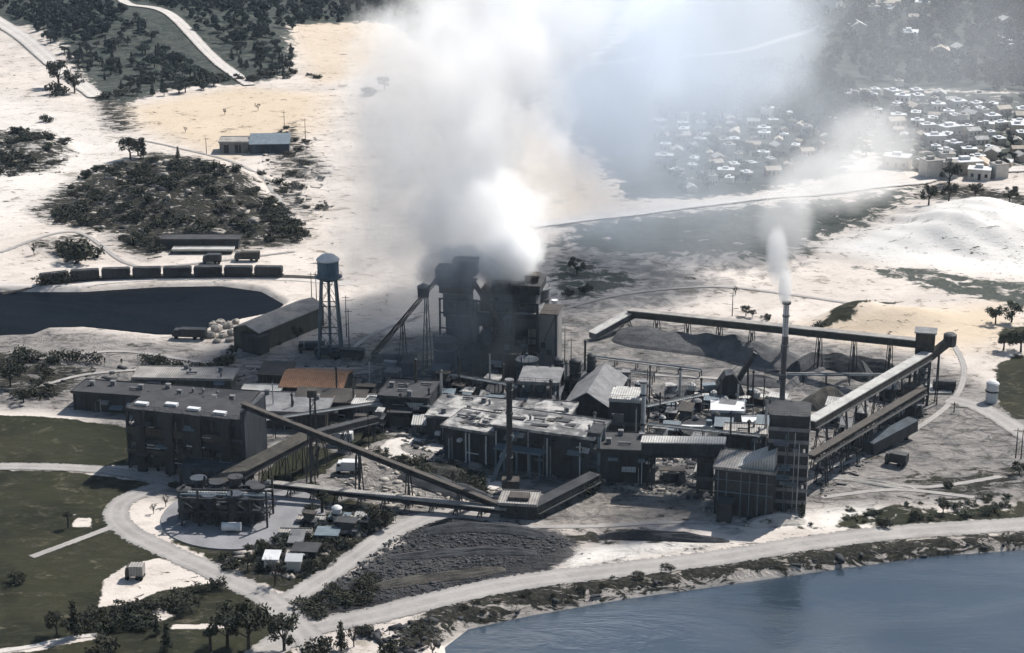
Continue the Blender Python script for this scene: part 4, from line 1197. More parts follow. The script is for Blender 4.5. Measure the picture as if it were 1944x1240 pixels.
for i in range(5):
    m.bar((L*i/5, -.3, 0), (L*(i+1)/5, -.3, 3.6), .12); m.bar((L*(i+1)/5, -.3, 3.9), (L*i/5, -.3, 6.9), .12)
    m.box(L*(i+.1)/5, L*(i+.7)/5, -.4, 2.4, 3.9, 4.3)
m.build('beam', 'dark_steel', t)
for y, c in ((2, 'tank_blue'), (3.4, 'bright_roof'), (5, 'dark_steel')): MB().bar((-.5, y, 7.2), (L+.5, y, 7.2), .3, 8).build('pipe', c, t)
t = thing('supply_tank', 'small white horizontal tank at the front edge of the round pad', 'tank', at(440,1012))
m = MB(); m.bar((-2.2, 0, 1.6), (2.2, 0, 1.6), 1.0, 14); m.build('drum', 'white_paint', t)
m = MB(); m.box(-1.6, -1.2, -.6, .6, -.4, 1); m.box(1.2, 1.6, -.6, .6, -.4, 1); m.build('saddle', 'concrete', t)

shed('rust_roofed_house', 'low house with an orange rust-coloured tiled roof, left of centre', 'house', (533,758), (650,770), 15, 3.6, 'gable_x', -7, 'olive_cladding', 'rust_tile', 8, windows=[(.1,.2,1.4,2.6),(.35,.45,1.4,2.6),(.6,.7,1.4,2.6)], ridge=1.8)
shed('workshop', 'flat grey-roofed workshop below the orange-roofed house', 'building', (472,812), (618,822), 14, 4.5, 'flat', -5, 'brown_steel', 'grey_roof', 8, windows=[(.1,.16,1.5,3),(.5,.56,1.5,3)], clutter=4)
shed('workshop', 'narrow white-roofed workshop left of the orange-roofed house', 'building', (460,768), (528,770), 6, 3.2, 'flat', -4, 'dark_cladding', 'bright_roof', 4)
shed('workshop', 'long low pale-roofed workshop above the long dark shed', 'building', (255,738), (440,748), 9, 3.0, 'flat', -3, 'olive_cladding', 'dusty_roof', 10, clutter=5)
shed('workshop', 'small pale-walled workshop with dark doors, right of the lattice mast', 'building', (672,800), (722,803), 7, 4.6, 'flat', -6, 'concrete', 'bright_roof', 4, doors=[(.15,.3,0,3),(.6,.75,0,3)])
shed('workshop', 'dark-fronted workshop with a sloping brown roof below the orange-roofed house', 'building', (560,790), (690,800), 7, 4.2, 'mono', -6, 'dark_cladding', 'brown_steel', 6, ridge=1.2)
shed('dark_shed', 'dark shed with a rusty lean-to roof left of the orange-roofed house', 'building', (492,735), (548,738), 8, 3.6, 'mono', -8, 'brown_steel', 'brown_steel', 4, ridge=1)
shed('pond_warehouse', 'pitched grey-roofed warehouse with an olive side wall at the pond corner', 'warehouse', (446,660), (497,668), 31, 6.2, 'gable_y', -32, 'olive_cladding', 'dusty_roof', 3, doors=[(.3,.62,0,4.4)], ridge=1.6)
shed('pond_lean_to', 'small black lean-to on the end wall of the grey-roofed warehouse', 'building', (462,668), (498,674), 4, 5.2, 'flat', -32, 'dark_steel', 'dark_roof', 2)
shed('ruined_house', 'ruined pale house with two dark doorways on the upper left slope', 'house', (418,290), (470,286), 10, 4.5, 'flat', 2, 'concrete', 'dusty_roof', 3, doors=[(.15,.32,0,3.4),(.55,.75,0,3.4)])
shed('ruined_house', 'blue-grey sloping ruin right of the pale house with two doorways', 'house', (475,292), (548,286), 12, 4.0, 'mono', 4, 'blue_cladding', 'tank_blue', 4, ridge=2)
shed('dark_shed', 'long black shed half buried in scrub above the railway', 'building', (308,472), (452,470), 6, 3, 'flat', 0, 'dark_steel', 'dark_roof', 6)
shed('dark_shed', 'low pale-roofed shed just below the long black shed in the scrub', 'building', (330,482), (440,480), 3.0, 1.2, 'flat', 0, 'brown_steel', 'bright_roof', 6)
# elevated conveyors, left
conveyor('diagonal_conveyor', 'long thin dark conveyor sloping down rightward from the black process building to the shore', (468,908), 19.5, (978,985), 2.0, 1.0, .75, 'brown_steel', 'brown_steel', 4, 1.6, s0=.25, s1=.8)
conveyor('trestle_conveyor', 'wide brown-roofed trestle conveyor rising from the tank cluster to the lattice mast', (410,948), 4.2, (596,888), 9.5, 4.4, 1.0, 'soil_dark', 'dark_steel', 5, 3, s0=.15, s1=.85)
conveyor('trestle_conveyor', 'short dark trestle conveyor beyond the lattice mast', (600,886), 9.2, (712,830), 5.5, 1.6, 1.3, 'dark_roof', 'dark_steel', 3, 3)
conveyor('low_conveyor', 'low pale-topped conveyor running level toward the foot of the diagonal conveyor', (508,938), 3.0, (960,985), 2.4, 1.6, .7, 'dusty_roof', 'dark_steel', 9, 2.4)
conveyor('shore_conveyor', 'stout dark conveyor rising right from the shore hopper to the longest hall', (1010,985), 3.2, (1128,930), 4.0, 2.8, 1.6, 'coal', 'dark_steel', 3, 3)
t, L = shed('shore_hopper_house', 'black hopper house with a pale top where the conveyors meet by the shore', 'building', (950,984), (1014,990), 7, 3.6, 'flat', -8, 'dark_steel', 'dusty_roof', 4)
MB().box(L*.2, L*.8, 1.5, 5, 3.97, 4.8).build('hopper_rim', 'brown_steel', t)
def lattice_mast(px, py, h, w, lab, top=True):
    t = thing('lattice_mast', lab, 'mast', at(px, py))
    m = MB()
    for sx in (-1, 1):
        for sy in (-1, 1): m.bar((sx*w, sy*w, -.4), (sx*w*.75, sy*w*.75, h), .16)
    for k in range(int(h/2.2)):
        z0, z1 = k*2.2, (k+1)*2.2
        for s in (-1, 1):
            m.bar((-w, s*w, z0), (w*.9, s*w*.9, z1), .08); m.bar((s*w, -w, z0), (s*w*.9, w*.9, z1), .08); m.bar((-w, s*w, z1), (w, s*w, z1), .07)
    m.build('lattice', 'dark_steel', t)
    if top: MB().box(-w*1.5, w*1.5, -w*1.5, w*1.5, h, h+1.8).build('cabin', 'brown_steel', t)
    return t
lattice_mast(598, 905, 21, .75, 'dark lattice mast where the diagonal and trestle conveyors cross')
lattice_mast(680, 912, 6.5, .6, 'short lattice mast holding the diagonal conveyor right of the tall one', False)
# water tower
t = thing('water_tower', 'four-legged water tower with a white-topped blue-grey tank', 'water tower', at(628,676))
hb = 24.0
r = 3.1
MB().lathe([(2.1, hb-1.0), (r, hb), (r, hb+5.0)], 0, 0, 24).build('tank', 'tower_blue', t)
MB().lathe([(r+.25, hb+5.0), (r+.25, hb+5.4), (r*.6, hb+6.6), (.3, hb+7.0)], 0, 0, 24).build('tank_roof', 'white_paint', t)
m = MB()
for k in range(24):
    a0, a1 = 2*math.pi*k/24, 2*math.pi*(k+1)/24
    q = r+.8
    m.bar((q*math.cos(a0), q*math.sin(a0), hb), (q*math.cos(a0), q*math.sin(a0), hb+1.1), .05); m.bar((q*math.cos(a0), q*math.sin(a0), hb+1.1), (q*math.cos(a1), q*math.sin(a1), hb+1.1), .05)
m.lathe([(r+.01, hb), (r+.9, hb), (r+.9, hb+.15), (r+.01, hb+.15)], 0, 0, 24, False)
m.build('balcony', 'tank_blue', t)
for sx, sy in ((-1,-1), (1,-1), (1,1), (-1,1)):
    MB().bar((sx*3.3, sy*3.3, -.4), (sx*2.0, sy*2.0, hb), .34, 6).build('leg', 'tank_blue', t)
m = MB()
for z0, z1 in ((0, 8), (8, 16), (16, 24)):
    def lw(z): return 3.3-1.3*z/hb
    for s in (-1, 1):
        for ax in (0, 1):
            for f in (-1, 1):
                A_ = (f*lw(z0), s*lw(z0), z0); B_ = (-f*lw(z1), s*lw(z1), z1)
                if ax: A_ = (A_[1], A_[0], z0); B_ = (B_[1], B_[0], z1)
                m.bar(A_, B_, .09)
        m.bar((-lw(z1), s*lw(z1), z1-.2), (lw(z1), s*lw(z1), z1-.2), .15); m.bar((s*lw(z1), -lw(z1), z1-.2), (s*lw(z1), lw(z1), z1-.2), .15)
m.build('brace', 'brown_steel', t)
MB().bar((0, 0, -.4), (0, 0, hb-1.1), .45, 8).build('riser_pipe', 'tank_blue', t)
# poles
def pole(px, py, h, lab, arm=True):
    t = thing('utility_pole', lab, 'pole', at(px, py))
    MB().bar((0,0,-.5), (0,0,h), .17, 6, .1).build('shaft', 'bark', t)
    if arm: MB().bar((-1.1,0,h-.6), (1.1,0,h-.6), .08).build('crossarm', 'bark', t)
for px, py, h, lab in [(663,668,13,'tall pole just right of the water tower legs'), (658,640,13,'pole behind the water tower, right of its tank'), (592,575,10,'left of two poles near the end of the railway'), (601,575,10,'right of two poles near the end of the railway'),
    (1390,600,8,'thin pole left of two dark bushes behind the long conveyor'), (740,815,6,'dark short pole beside the yard road'), (1811,783,3,'short thick post at the bend of the east road'), (1938,872,8,'right post of the pair at the right edge'), (1928,870,8,'left post of the pair at the right edge'),
    (580,268,10,'pole right of the blue-grey ruin'), (540,245,8,'pole behind the blue-grey ruin'), (392,292,7,'pole left of the pale ruined house'), (1084,700,9,'left pole on the yard right of the white pipe'), (1072,690,11,'thin pole close to the white pipe'), (1228,760,9,'pole beside the black loading tower'), (700,850,9,'pole at the left bend of the yard road')]:
    pole(px, py, h, lab)

# ================= railway and vehicles
rail_pts = [(-60,556),(80,540),(140,533),(210,529),(280,527),(350,526),(420,525),(490,525),(560,526),(640,530)]
m = MB()
P3 = [Vector(at(*p)) for p in rail_pts]
for i in range(len(P3)-1):
    a, b = P3[i]+Vector((0,0,.25)), P3[i+1]+Vector((0,0,.25))
    d = (b-a).normalized(); s = Vector((-d.y, d.x, 0))*.75
    m.beam(a+s, b+s, .15, .18); m.beam(a-s, b-s, .15, .18); m.beam(a-Vector((0,0,.17)), b-Vector((0,0,.17)), 3.2, .3)
tt = m.build('railway_track', 'brown_steel'); tt['kind'] = 'structure'
def wagon():
    t = thing('hopper_wagon', 'x', 'railway wagon')
    MB().prism([(-4.6, 1.8), (-3.2, 1.0), (3.2, 1.0), (4.6, 1.8), (4.6, 4.2), (-4.6, 4.2)], -1.45, 1.45, 'y').build('body', 'dark_steel', t)
    m = MB()
    for x in np.arange(-4.2, 4.3, 1.4): m.box(x-.08, x+.08, -1.55, 1.55, 1.7, 4.15)
    m.build('rib', 'brown_steel', t)
    MB().box(-4.3, 4.3, -1.2, 1.2, 4.2, 4.55).build('load', 'coal', t)
    m = MB(); m.box(-5, 5, -.25, .25, .9, 1.2); m.build('underframe', 'dark_steel', t)
    for x in (-3.4, 3.4):
        w = MB()
        for dx in (-.8, .8):
            for s in (-.8, .8): w.bar((x+dx, s-.08, .72), (x+dx, s+.08, .72), .42, 10)
        w.box(x-1.2, x+1.2, -.75, .75, .55, .95)
        w.build('bogie', 'brown_steel', t)
    KIDS[t.name] = list(t.children) if t.children else [c for c in COL.objects if c.parent == t]
    return t
w0 = wagon()
cum = [0]
for i in range(len(P3)-1): cum.append(cum[-1]+(P3[i+1]-P3[i]).length)
def on_track(s):
    for i in range(len(P3)-1):
        if cum[i+1] >= s: break
    f = (s-cum[i])/(cum[i+1]-cum[i])
    d = P3[i+1]-P3[i]
    return P3[i].lerp(P3[i+1], f), math.atan2(d.y, d.x)
s_start = cum[1]+4
nw = int((cum[8]-s_start)/10.05)+1
for i in range(nw):
    p, a_ = on_track(s_start+i*10.05)
    lab = f'{ordn[i] if i < 12 else "last"} dark wagon from the left in the train above the pond'
    if i == 0: w0.location = p+Vector((0,0,.1)); w0.scale = (1,1,.78); w0.rotation_euler = (0,0,a_); w0['label'] = lab; w0['group'] = 'wagons of the train above the pond'
    else: dup(w0, p+Vector((0,0,.1)), a_, (1,1,.78), lab, 'wagons of the train above the pond')
def truck(px, py, rz, lab, body='dark_steel', cargo='coal', tank=False, s=1.0):
    t = thing('parked_truck', lab, 'truck', at(px, py), R(rz))
    m = MB(); m.prism([(-3.6*s, .9), (-2.0*s, .9), (-2.0*s, 3.0), (-3.1*s, 3.0), (-3.6*s, 2.0)], -1.2, 1.2, 'y'); m.build('cab', body, t)
    MB().box(-3.35*s, -2.3*s, -1.215, 1.215, 2.05, 2.7).build('window', 'glass', t)
    if tank: MB().bar((-1.8*s, 0, 2.1), (4.2*s, 0, 2.1), 1.2, 14).build('tank', cargo, t)
    else: MB().box(-1.8*s, 4.2*s, -1.25, 1.25, 1.1, 3.3).build('box', cargo, t)
    MB().box(-3.5*s, 4.1*s, -.5, .5, .6, 1.0).build('chassis', 'dark_steel', t)
    for x in (-2.8, 1.6, 3.2):
        for y in (-1.05, 1.05): MB().bar((x*s, y-.15, .5), (x*s, y+.15, .5), .5, 12).build('wheel', 'rubber', t)
    return t
truck(590, 668, 5, 'black tanker truck left of the vehicles below the water tower', cargo='dark_steel', tank=True)
truck(622, 678, -4, 'dark box truck with a pale roof stripe in the row below the water tower', cargo='blue_cladding')
truck(660, 682, -6, 'dark blue box truck at the right end of the row below the water tower', cargo='dark_cladding', s=1.2)
truck(735, 692, -4, 'long black tanker truck under the inclined open conveyor', cargo='dark_steel', tank=True, s=1.3)
truck(358, 643, -6, 'bulky black truck parked at the near edge of the dark pond', cargo='dark_steel', s=1.3)
truck(402, 500, 0, 'small dark truck parked above the train', cargo='dark_steel', s=.8)
truck(468, 495, 0, 'dark boxy truck above the train, right of the smaller one', cargo='brown_steel', s=1.1)
truck(256, 1098, -4, 'flat grey truck parked on the pale sandy patch in the field', 'brown_steel', 'dusty_roof', s=.5)
truck(648, 838+5, -8, 'white truck on the lawn near the lattice mast', 'white_paint', 'white_paint', s=.7)
truck(1700, 882, -30, 'small dark truck on the pale ground right of the tipped bin', cargo='dark_steel', s=.7)
truck(660, 898, -4, 'white truck under the diagonal conveyor', 'white_paint', 'white_paint', s=.75)
truck(1790, 742, -10, 'dark tanker truck on the pale slab right of the transfer tower', cargo='dark_steel', tank=True, s=.8)
# small sheds near trees
shed('garden_shed', 'small white hut among dark shrubs, left one of two', 'hut', (503,1082), (526,1083), 3, 2.4, 'mono', -4, 'house_white', 'white_paint', 2, ridge=.6)
shed('garden_shed', 'small white hut among dark shrubs, right one of two', 'hut', (546,1085), (570,1086), 3, 2.6, 'gable_x', -4, 'house_white', 'white_paint', 2, ridge=.8)
for i, (px, py, w_, lab) in enumerate([(640,990,2.0,'upright white tank beside the dark tree clump'), (1882,762,3.0,'big white tank beside the green pool at the right edge')]):
    silo('white_tank', lab, 'tank', (px, py), w_*.55, w_*1.7, 'white_paint', 'dome', 1, False, 'white_paint', 14, False)
for i, (px, py, L_, lab) in enumerate([(590,995,10,'long pale roof slab highest in the dark clutter left of the fork road'), (560,1020,12,'pale slab in the middle of the dark clutter left of the fork road'), (560,1060,9,'lowest pale slab in the dark clutter left of the fork road'), (640,1016,7,'short pale slab right of the dark clutter'), (60,1005,0,'')]):
    if not lab: continue
    shed('flat_hut', lab, 'hut', (px-L_*2.2, py), (px+L_*2.2, py+1), 1.6, .9, 'flat', -3, 'dark_steel', 'dusty_roof', 4)
t = thing('curved_wall', 'pale slab platform right of the transfer tower', 'slab', at(1755,742)); 
MB().box(-2, 7, -3, 4, -.3, .6).build('slab', 'bright_roof', t)
# boulders at the pond corner
for i, (px, py, r) in enumerate([(400,640,1.6),(412,628,1.9),(424,640,1.5),(418,615,1.5),(432,622,1.8),(440,636,1.5),(404,618,1.3),(425,605,1.3),(390,632,1.2),(448,614,1.4),(436,648,1.3),(412,650,1.2),(455,630,1.3)]):
    o = MB().blob((0,0,r*.35), r, i+3, 9, 6, .22, .7).build('boulder', 'rock')
    o.location = at(px, py); o.rotation_euler = (0, 0, i)
    tag(o, 'pale boulder in the rock heap at the pond corner beside the warehouse', 'boulder', 'boulders at the pond corner')

# ================= people
def person(px, py, face, lab):
    x, y, z = at(px, py)
    J = [((0,0,.95), .17), ((0,0,1.15), .15), ((0,0,1.4), .19), ((0,0,1.52), .07), ((0,.02,1.62), .085), ((0,.02,1.74), .10), ((0,.02,1.83), .06)]
    vs = [j[0] for j in J]; rd = [j[1] for j in J]; es = [(i, i+1) for i in range(len(J)-1)]
    for s in (-1, 1):
        b = len(vs)
        vs += [(s*.10, 0, .88), (s*.13, -.03*s, .48), (s*.14, .03*s, .09), (s*.15, -.15, .04)]; rd += [.11, .075, .05, .045]
        es += [(0, b), (b, b+1), (b+1, b+2), (b+2, b+3)]
        b = len(vs)
        vs += [(s*.20, 0, 1.42), (s*.27, .02, 1.13), (s*.28, -.08, .88), (s*.28, -.10, .78)]; rd += [.075, .05, .038, .04]
        es += [(2, b), (b, b+1), (b+1, b+2), (b+2, b+3)]
    me = bpy.data.meshes.new('person'); me.from_pydata(vs, es, [])
    me.materials.append(MT['cloth'])
    o = link('person', me); o.location = (x, y, z); o.rotation_euler = (0, 0, face)
    sk = o.modifiers.new('skin', 'SKIN'); sk.use_smooth_shade = True
    sl = me.skin_vertices[0].data if me.skin_vertices else None
    if sl is None:
        bm_ = None
    else:
        for i, r_ in enumerate(rd): sl[i].radius = (r_, r_)
        sl[0].use_root = True
    o.modifiers.new('sub', 'SUBSURF').levels = 1
    o.scale = (1.1, 1.1, 1.1)
    tag(o, lab, 'person')
    h = MB().lathe([(.10, 1.80), (.125, 1.84), (.10, 1.93), (.02, 1.96)], 0, .02, 10).build('helmet', 'white_paint', o)
person(231, 692, .6, 'person in dark work clothes standing alone on the pale yard below the dark pond')
person(199, 690, -.8, 'person in dark work clothes beside the hedge end on the pale yard')

#=== TREES ===
def leaf_cloud(centres, radii, n, size, seed, squash=.8, up=.3):
    """many leaf clumps (quads) spread over lobes, denser to their outside"""
    g = np.random.default_rng(seed)
    w = np.array(radii)**2; w = w/w.sum()
    idx = g.choice(len(centres), n, p=w)
    C_ = np.array(centres)[idx]; r_ = np.array(radii)[idx]
    d = g.normal(size=(n, 3)); d /= np.linalg.norm(d, axis=1)[:, None]
    rad = r_*(g.random(n)**.35)*(1+.18*g.normal(size=n))
    P = C_+d*rad[:, None]*np.array([1, 1, squash])
    nrm = d*.6+g.normal(size=(n, 3))*.6+np.array([0, 0, up]); nrm /= np.linalg.norm(nrm, axis=1)[:, None]
    t = np.cross(nrm, g.normal(size=(n, 3))); t /= np.linalg.norm(t, axis=1)[:, None]
    b = np.cross(nrm, t)
    s = size*(.5+g.random(n))[:, None]
    V = np.stack([P-t*s-b*s*.3, P+b*s*.7-t*s*.1, P+t*s+b*s*.2, P-b*s*.6], 1).reshape(-1, 3)
    F = np.arange(n*4).reshape(-1, 4)
    return V, F
def make_tree(kind, seed, name='tree', leafmat='leaf_dark'):
    """unit trees about 8 m tall, built at the origin"""
    rr = random.Random(seed)
    t = thing(name, 'x', 'tree')
    m = MB(); cs = []; rs = []
    if kind == 'broad':
        m.bar((0,0,-.4), (.1,0,3), .34, 7, .22)
        for k in range(9):
            a_ = k*2.4+rr.uniform(-.4,.4); q = rr.uniform(.8, 3.0); z = rr.uniform(3.6, 6.8)-q*.35
            e = (q*math.cos(a_), q*math.sin(a_), z)
            m.bar((.1, 0, rr.uniform(1.8, 3)), e, .14, 5, .05)
            cs.append(e); rs.append(rr.uniform(.9, 1.6))
        n, sz = 1300, .26
    elif kind == 'tall':
        m.bar((0,0,-.4), (0,0,7), .22, 6, .06)
        for k in range(12):
            z = 1.2+k*.55; q = (1-k/13)*1.0
            a_ = k*2.4; cs.append((q*math.cos(a_)*.6, q*math.sin(a_)*.6, z)); rs.append(.45+(1-k/12)*.75)
            m.bar((0,0,z-.2), cs[-1], .07, 4, .03)
        n, sz = 1000, .22
    elif kind == 'bare':
        m.bar((0,0,-.4), (.1,.1,2.5), .28, 6, .18)
        for k in range(14):
            a_ = k*2.4; z = rr.uniform(3.5, 7.5); q = rr.uniform(.8, 2.8)
            p_ = (.1, .1, rr.uniform(1.5, 2.5)); e = Vector((q*math.cos(a_), q*math.sin(a_), z))
            m.bar(p_, e, .11, 4, .04)
            for j in range(4):
                f = e+Vector((rr.uniform(-1,1), rr.uniform(-1,1), rr.uniform(.3,1.4)))
                m.bar(e*.7+Vector(p_)*.3, f, .05, 3, .02)
            if k % 2: cs.append(tuple(e)); rs.append(.7)
        n, sz = 260, .2
    elif kind == 'umbrella':     # thick trunk, flat wide head
        m.bar((0,0,-.4), (0,0,5.2), .55, 8, .42)
        for k in range(8):
            a_ = k*.79; q = 1.5
            cs.append((q*math.cos(a_), q*math.sin(a_), 6.4+rr.uniform(-.4,.4))); rs.append(.95)
            m.bar((0,0,4.8), cs[-1], .16, 4, .06)
        cs.append((0,0,6.9)); rs.append(1.2)
        n, sz = 900, .22
    else:                        # bush, 3 m tall
        m.bar((0,0,-.3), (0,0,1), .12, 5, .06)
        for k in range(8):
            a_ = k*2.4; q = rr.uniform(0, 1.9); z = rr.uniform(.5, 1.7)
            cs.append((q*math.cos(a_), q*math.sin(a_), z)); rs.append(rr.uniform(.5, 1.0))
            m.bar((0,0,.1), cs[-1], .06, 3, .03)
        n, sz = 520, .2
    V, F = leaf_cloud(cs, rs, n, sz, seed)
    o = link('crown', npmesh('crown', V, F, leafmat), t)
    m.build('trunk', 'bark', t)
    KIDS[t.name] = [c for c in COL.objects if c.parent == t]
    return t
TREES = {}
USED = {}
UNIT = {'broad': 7.6, 'tall': 8.0, 'bare': 8.0, 'umbrella': 7.6, 'bush': 2.5}
def proto(kind, leafmat, name, v):
    k = (kind, leafmat, name, v)
    if k not in TREES:
        TREES[k] = make_tree(kind, hash((kind, v)) % 1000 if False else (len(TREES)*7+3), name, leafmat); USED[k] = False
    return TREES[k], k
def plant(px, py, hpx, kind, lab, leafmat='leaf_dark', name='tree', cat=None, group=None, v=0, wide=1.0, world_=None, hm=None):
    t, k = proto(kind, leafmat, name, v)
    p = world_ if world_ else at(px, py)
    h = hm if hm else hpx/PPM(py)
    s = h/UNIT[kind]
    rz = random.uniform(0, 6.28)
    if not USED[k]:
        USED[k] = True; t.location = p; t.rotation_euler = (0,0,rz); t.scale = (s*wide, s*wide, s); t['label'] = lab
        if group: t['group'] = group
        o = t
    else: o = dup(t, p, rz, (s*wide, s*wide, s), lab, group)
    o['category'] = cat or ('bush' if kind == 'bush' else 'tree')
    if group is None and 'group' in o.keys(): del o['group']
    return o
BUSHN = dict(name='bush')
for a_ in [
    (130,1002,32,'umbrella','lone thick-trunked dark tree on the open green field'),
    (32,1105,26,'bush','low dark bush alone at the left edge of the green field'),
    (108,1205,50,'broad','dark tree left of the tall pointed one at the lower left'),
    (142,1208,78,'tall','tall pointed dark tree at the lower left'),
    (215,1185,34,'bush','dark bush at the lower tip of the pale sandy patch'),
    (245,1190,30,'bush','second dark bush at the lower tip of the pale sandy patch, further right'),
    (200,1238,40,'bush','dark bush on the bottom edge right of the sandy track'),
    (318,1236,62,'tall','dark narrow tree in front of the small bare sand patch'),
    (298,1205,40,'tall','smaller dark tree behind the small bare sand patch'),
    (400,1236,45,'umbrella','thick-trunked dark tree left of the large pair near the bottom'),
    (432,1228,88,'broad','large dark broad tree, left of the pair near the bottom'),
    (472,1232,92,'broad','large dark broad tree, right of the pair near the bottom'),
    (540,1236,78,'broad','round dark tree at the bottom beside the road fork'),
    (606,1244,42,'bush','round dark shrub on the bottom edge right of the road fork'),
    (648,1236,66,'tall','dark leafy tree standing in the pale lot near the bottom'),
    (672,1228,48,'bare','thin dark half-bare tree leaning right of the pale lot'),
    (690,1205,26,'bush','small dark bush at the edge of the shore road near the bottom'),
    (745,1246,40,'bush','wide dark bush at the bottom left corner of the lake'),
    (800,1225,60,'bare','scraggly brown tree on the left corner of the lake shore'),
    (822,1242,40,'bare','scraggly brown shrub tree right at the lake corner'),
    (522,1112,58,'bare','branching dark tree in front of the right white hut'),
    (470,1082,34,'broad','dark tree left of the two white huts'),
    (440,1080,26,'bush','dark bush at the roadside left of the white huts'),
    (590,1090,30,'broad','dark tree right of the two white huts'),
    (500,1058,30,'broad','dark tree behind the left white hut'),
    (535,1056,28,'bush','dark bush behind the two white huts'),
    (710,1006,48,'broad','biggest dark tree of the clump by the fork road'),
    (732,1002,42,'broad','dark tree right in the clump by the fork road'),
    (688,1000,30,'bush','dark bush left in the clump by the fork road'),
    (590,970,20,'bush','low bush right of the round pad'),
    (330,925,16,'bush','bush left of the low dark blue annex'),
    (292,975,22,'bare','thin bare shrub on the left rim of the round pad'),
    (315,962,26,'bare','thin bare shrub higher on the left rim of the round pad'),
    (512,985,36,'bare','thin tree at the right end of the tank cluster'),
    (612,975,44,'umbrella','slim dark tree standing before the low conveyor'),
    (594,930,20,'bush','dark bush behind the low conveyor near the lattice mast'),
    (565,640,28,'broad','dark tree right of the olive-walled warehouse'),
    (520,655,16,'bush','small bush against the olive wall of the warehouse'),
    (65,484,26,'bare','spindly bush on the open sand above the pond'),
    (150,496,52,'bush','largest dark shrub on the open sand above the pond'),
    (128,480,34,'bush','dark shrub just left of the largest one above the pond'),
    (88,232,18,'bush','lone small bush on the pale upper left slope'),
    (142,176,40,'broad','dark green tree beside the upper left track'),
    (112,165,55,'broad','tall dark tree beside the upper left track'),
    (108,180,30,'bush','bush at the foot of the trees beside the upper left track'),
    (248,302,46,'broad','dark upright tree on the left crest of the scrub mound'),
    (272,300,42,'tall','dark pointed tree on the crest of the scrub mound'),
    (262,296,36,'broad','dark tree between the other two on the mound crest'),
    (338,303,26,'tall','short pointed tree on the right crest of the scrub mound'),
    (427,218,14,'bare','left dry shrub on the warm sand slope'),
    (352,252,12,'bare','lower dry shrub on the warm sand slope'),
    (490,210,16,'bare','faint dry shrub near the top of the warm slope'),
    (1416,600,22,'broad','left of two round dark bushes behind the long conveyor'),
    (1428,603,17,'broad','right of two round dark bushes behind the long conveyor'),
    (1396,560,18,'bare','small lone shrub on the white flat behind the long conveyor'),
    (1455,606,14,'bush','low bush on the conveyor bank right of the round bushes'),
    (1802,350,45,'broad','dark tree by the far road with white strips beside it'),
    (1522,985,36,'tall','green narrow tree at the right foot of the tallest tower block'),
    (1466,982,24,'bare','brown shrub at the front foot of the tallest tower block'),
    (1680,1000,22,'bush','bush on the grassy shore bank, left one'),
    (1790,975,26,'broad','tree on the grassy shore bank, right of the bush'),
    (1738,985,20,'bush','bush in the middle of the grassy shore bank'),
    (1625,998,22,'bare','bare shrub on the white dust by the shore road'),
    (1935,900,30,'broad','small tree at the right edge below the pair of posts'),
    (1800,925,14,'bush','dark bush in the weedy basin at the right'),
    (1890,615,40,'broad','leftmost dark green tree in the clump at the right edge'),
    (1920,612,46,'broad','middle dark green tree in the clump at the right edge'),
    (1905,665,42,'broad','lowest green tree in the clump at the right edge'),
    (1938,668,52,'broad','tall green tree at the frame edge in the right clump'),
    (420,690,20,'bush','dark bush at the right corner of the long hedge'),
    (440,680,26,'broad','dark tree at the end of the L-shaped hedge'),
    (300,690,22,'bush','dark bush on the left end of the L-shaped hedge'),
    (100,690,20,'bush','dark bush on the left end of the short hedge'),
    (20,735,50,'broad','dark tree mass at the left edge above the field'),
    (45,765,34,'broad','dark tree just right of the one at the left edge'),
    (85,745,26,'bush','dark bush on the pale ground left of the long shed'),
    (1095,520,34,'broad','hazy dark tree right of the smoking silo'),
    (1112,555,20,'bush','hazy bush right of the white pipe'),
    (1080,560,16,'bush','hazy bush just behind the white pipe'),
    (730,172,28,'broad','dark tree left of the smoke on the upper edge of the sand'),
    (700,180,20,'bush','low bush left of the dark tree beside the smoke'),
    (1762,400,40,'broad','left tree of the dark belt behind the white hill'),
    (1800,395,38,'broad','middle tree of the dark belt behind the white hill'),
    (1850,392,32,'broad','right tree of the dark belt behind the white hill'),
    (1915,400,34,'broad','last tree at the right of the dark belt behind the white hill')]:
    px, py, hp, kd, lab = a_
    lm = 'leaf_green' if ('green' in lab and py < 1000 and px > 1400) else ('leaf_dry' if kd == 'bare' and py > 150 and 'dry' in lab or 'brown' in lab else 'leaf_dark')
    plant(px, py, hp, kd, lab, lm, 'bush' if kd == 'bush' else 'tree', v=(px % 2))
# hedges
def hedge(pts, w, h, lab, seed):
    cs = []; rs = []
    P_ = [Vector(at(*p)) for p in pts]
    o0 = P_[0]
    for i in range(len(P_)-1):
        k = max(2, int((P_[i+1]-P_[i]).length/(w*.6)))
        for j in range(k+1):
            q = P_[i].lerp(P_[i+1], j/k)-o0
            cs.append((q.x, q.y, h*.5)); rs.append(w*.6)
    V, F = leaf_cloud(cs, rs, len(cs)*150, .3, seed, h/w*.8)
    V[:, 2] = np.maximum(V[:, 2], 0)
    o = link('hedge', npmesh('hedge', V, F, 'leaf_dark')); o.location = o0
    tag(o, lab, 'hedge')
hedge([(98,686),(140,684),(186,690)], 3.4, 3.2, 'short dark hedge on the pale yard below the dark pond', 1)
hedge([(275,690),(340,705),(400,708),(440,690)], 3.2, 3.2, 'long L-shaped dark hedge right of the lone person', 2)
hedge([(75,543),(140,536)], 3.5, 4.0, 'dark hedge at the left end of the train', 3)
hedge([(560,722),(530,745)], 3, 3, 'dark hedge against the left wall of the orange-roofed house', 4)
hedge([(1120,905),(1128,930),(1105,945)], 3, 4, 'dark overgrowth at the corner of pump house and longest hall', 5)
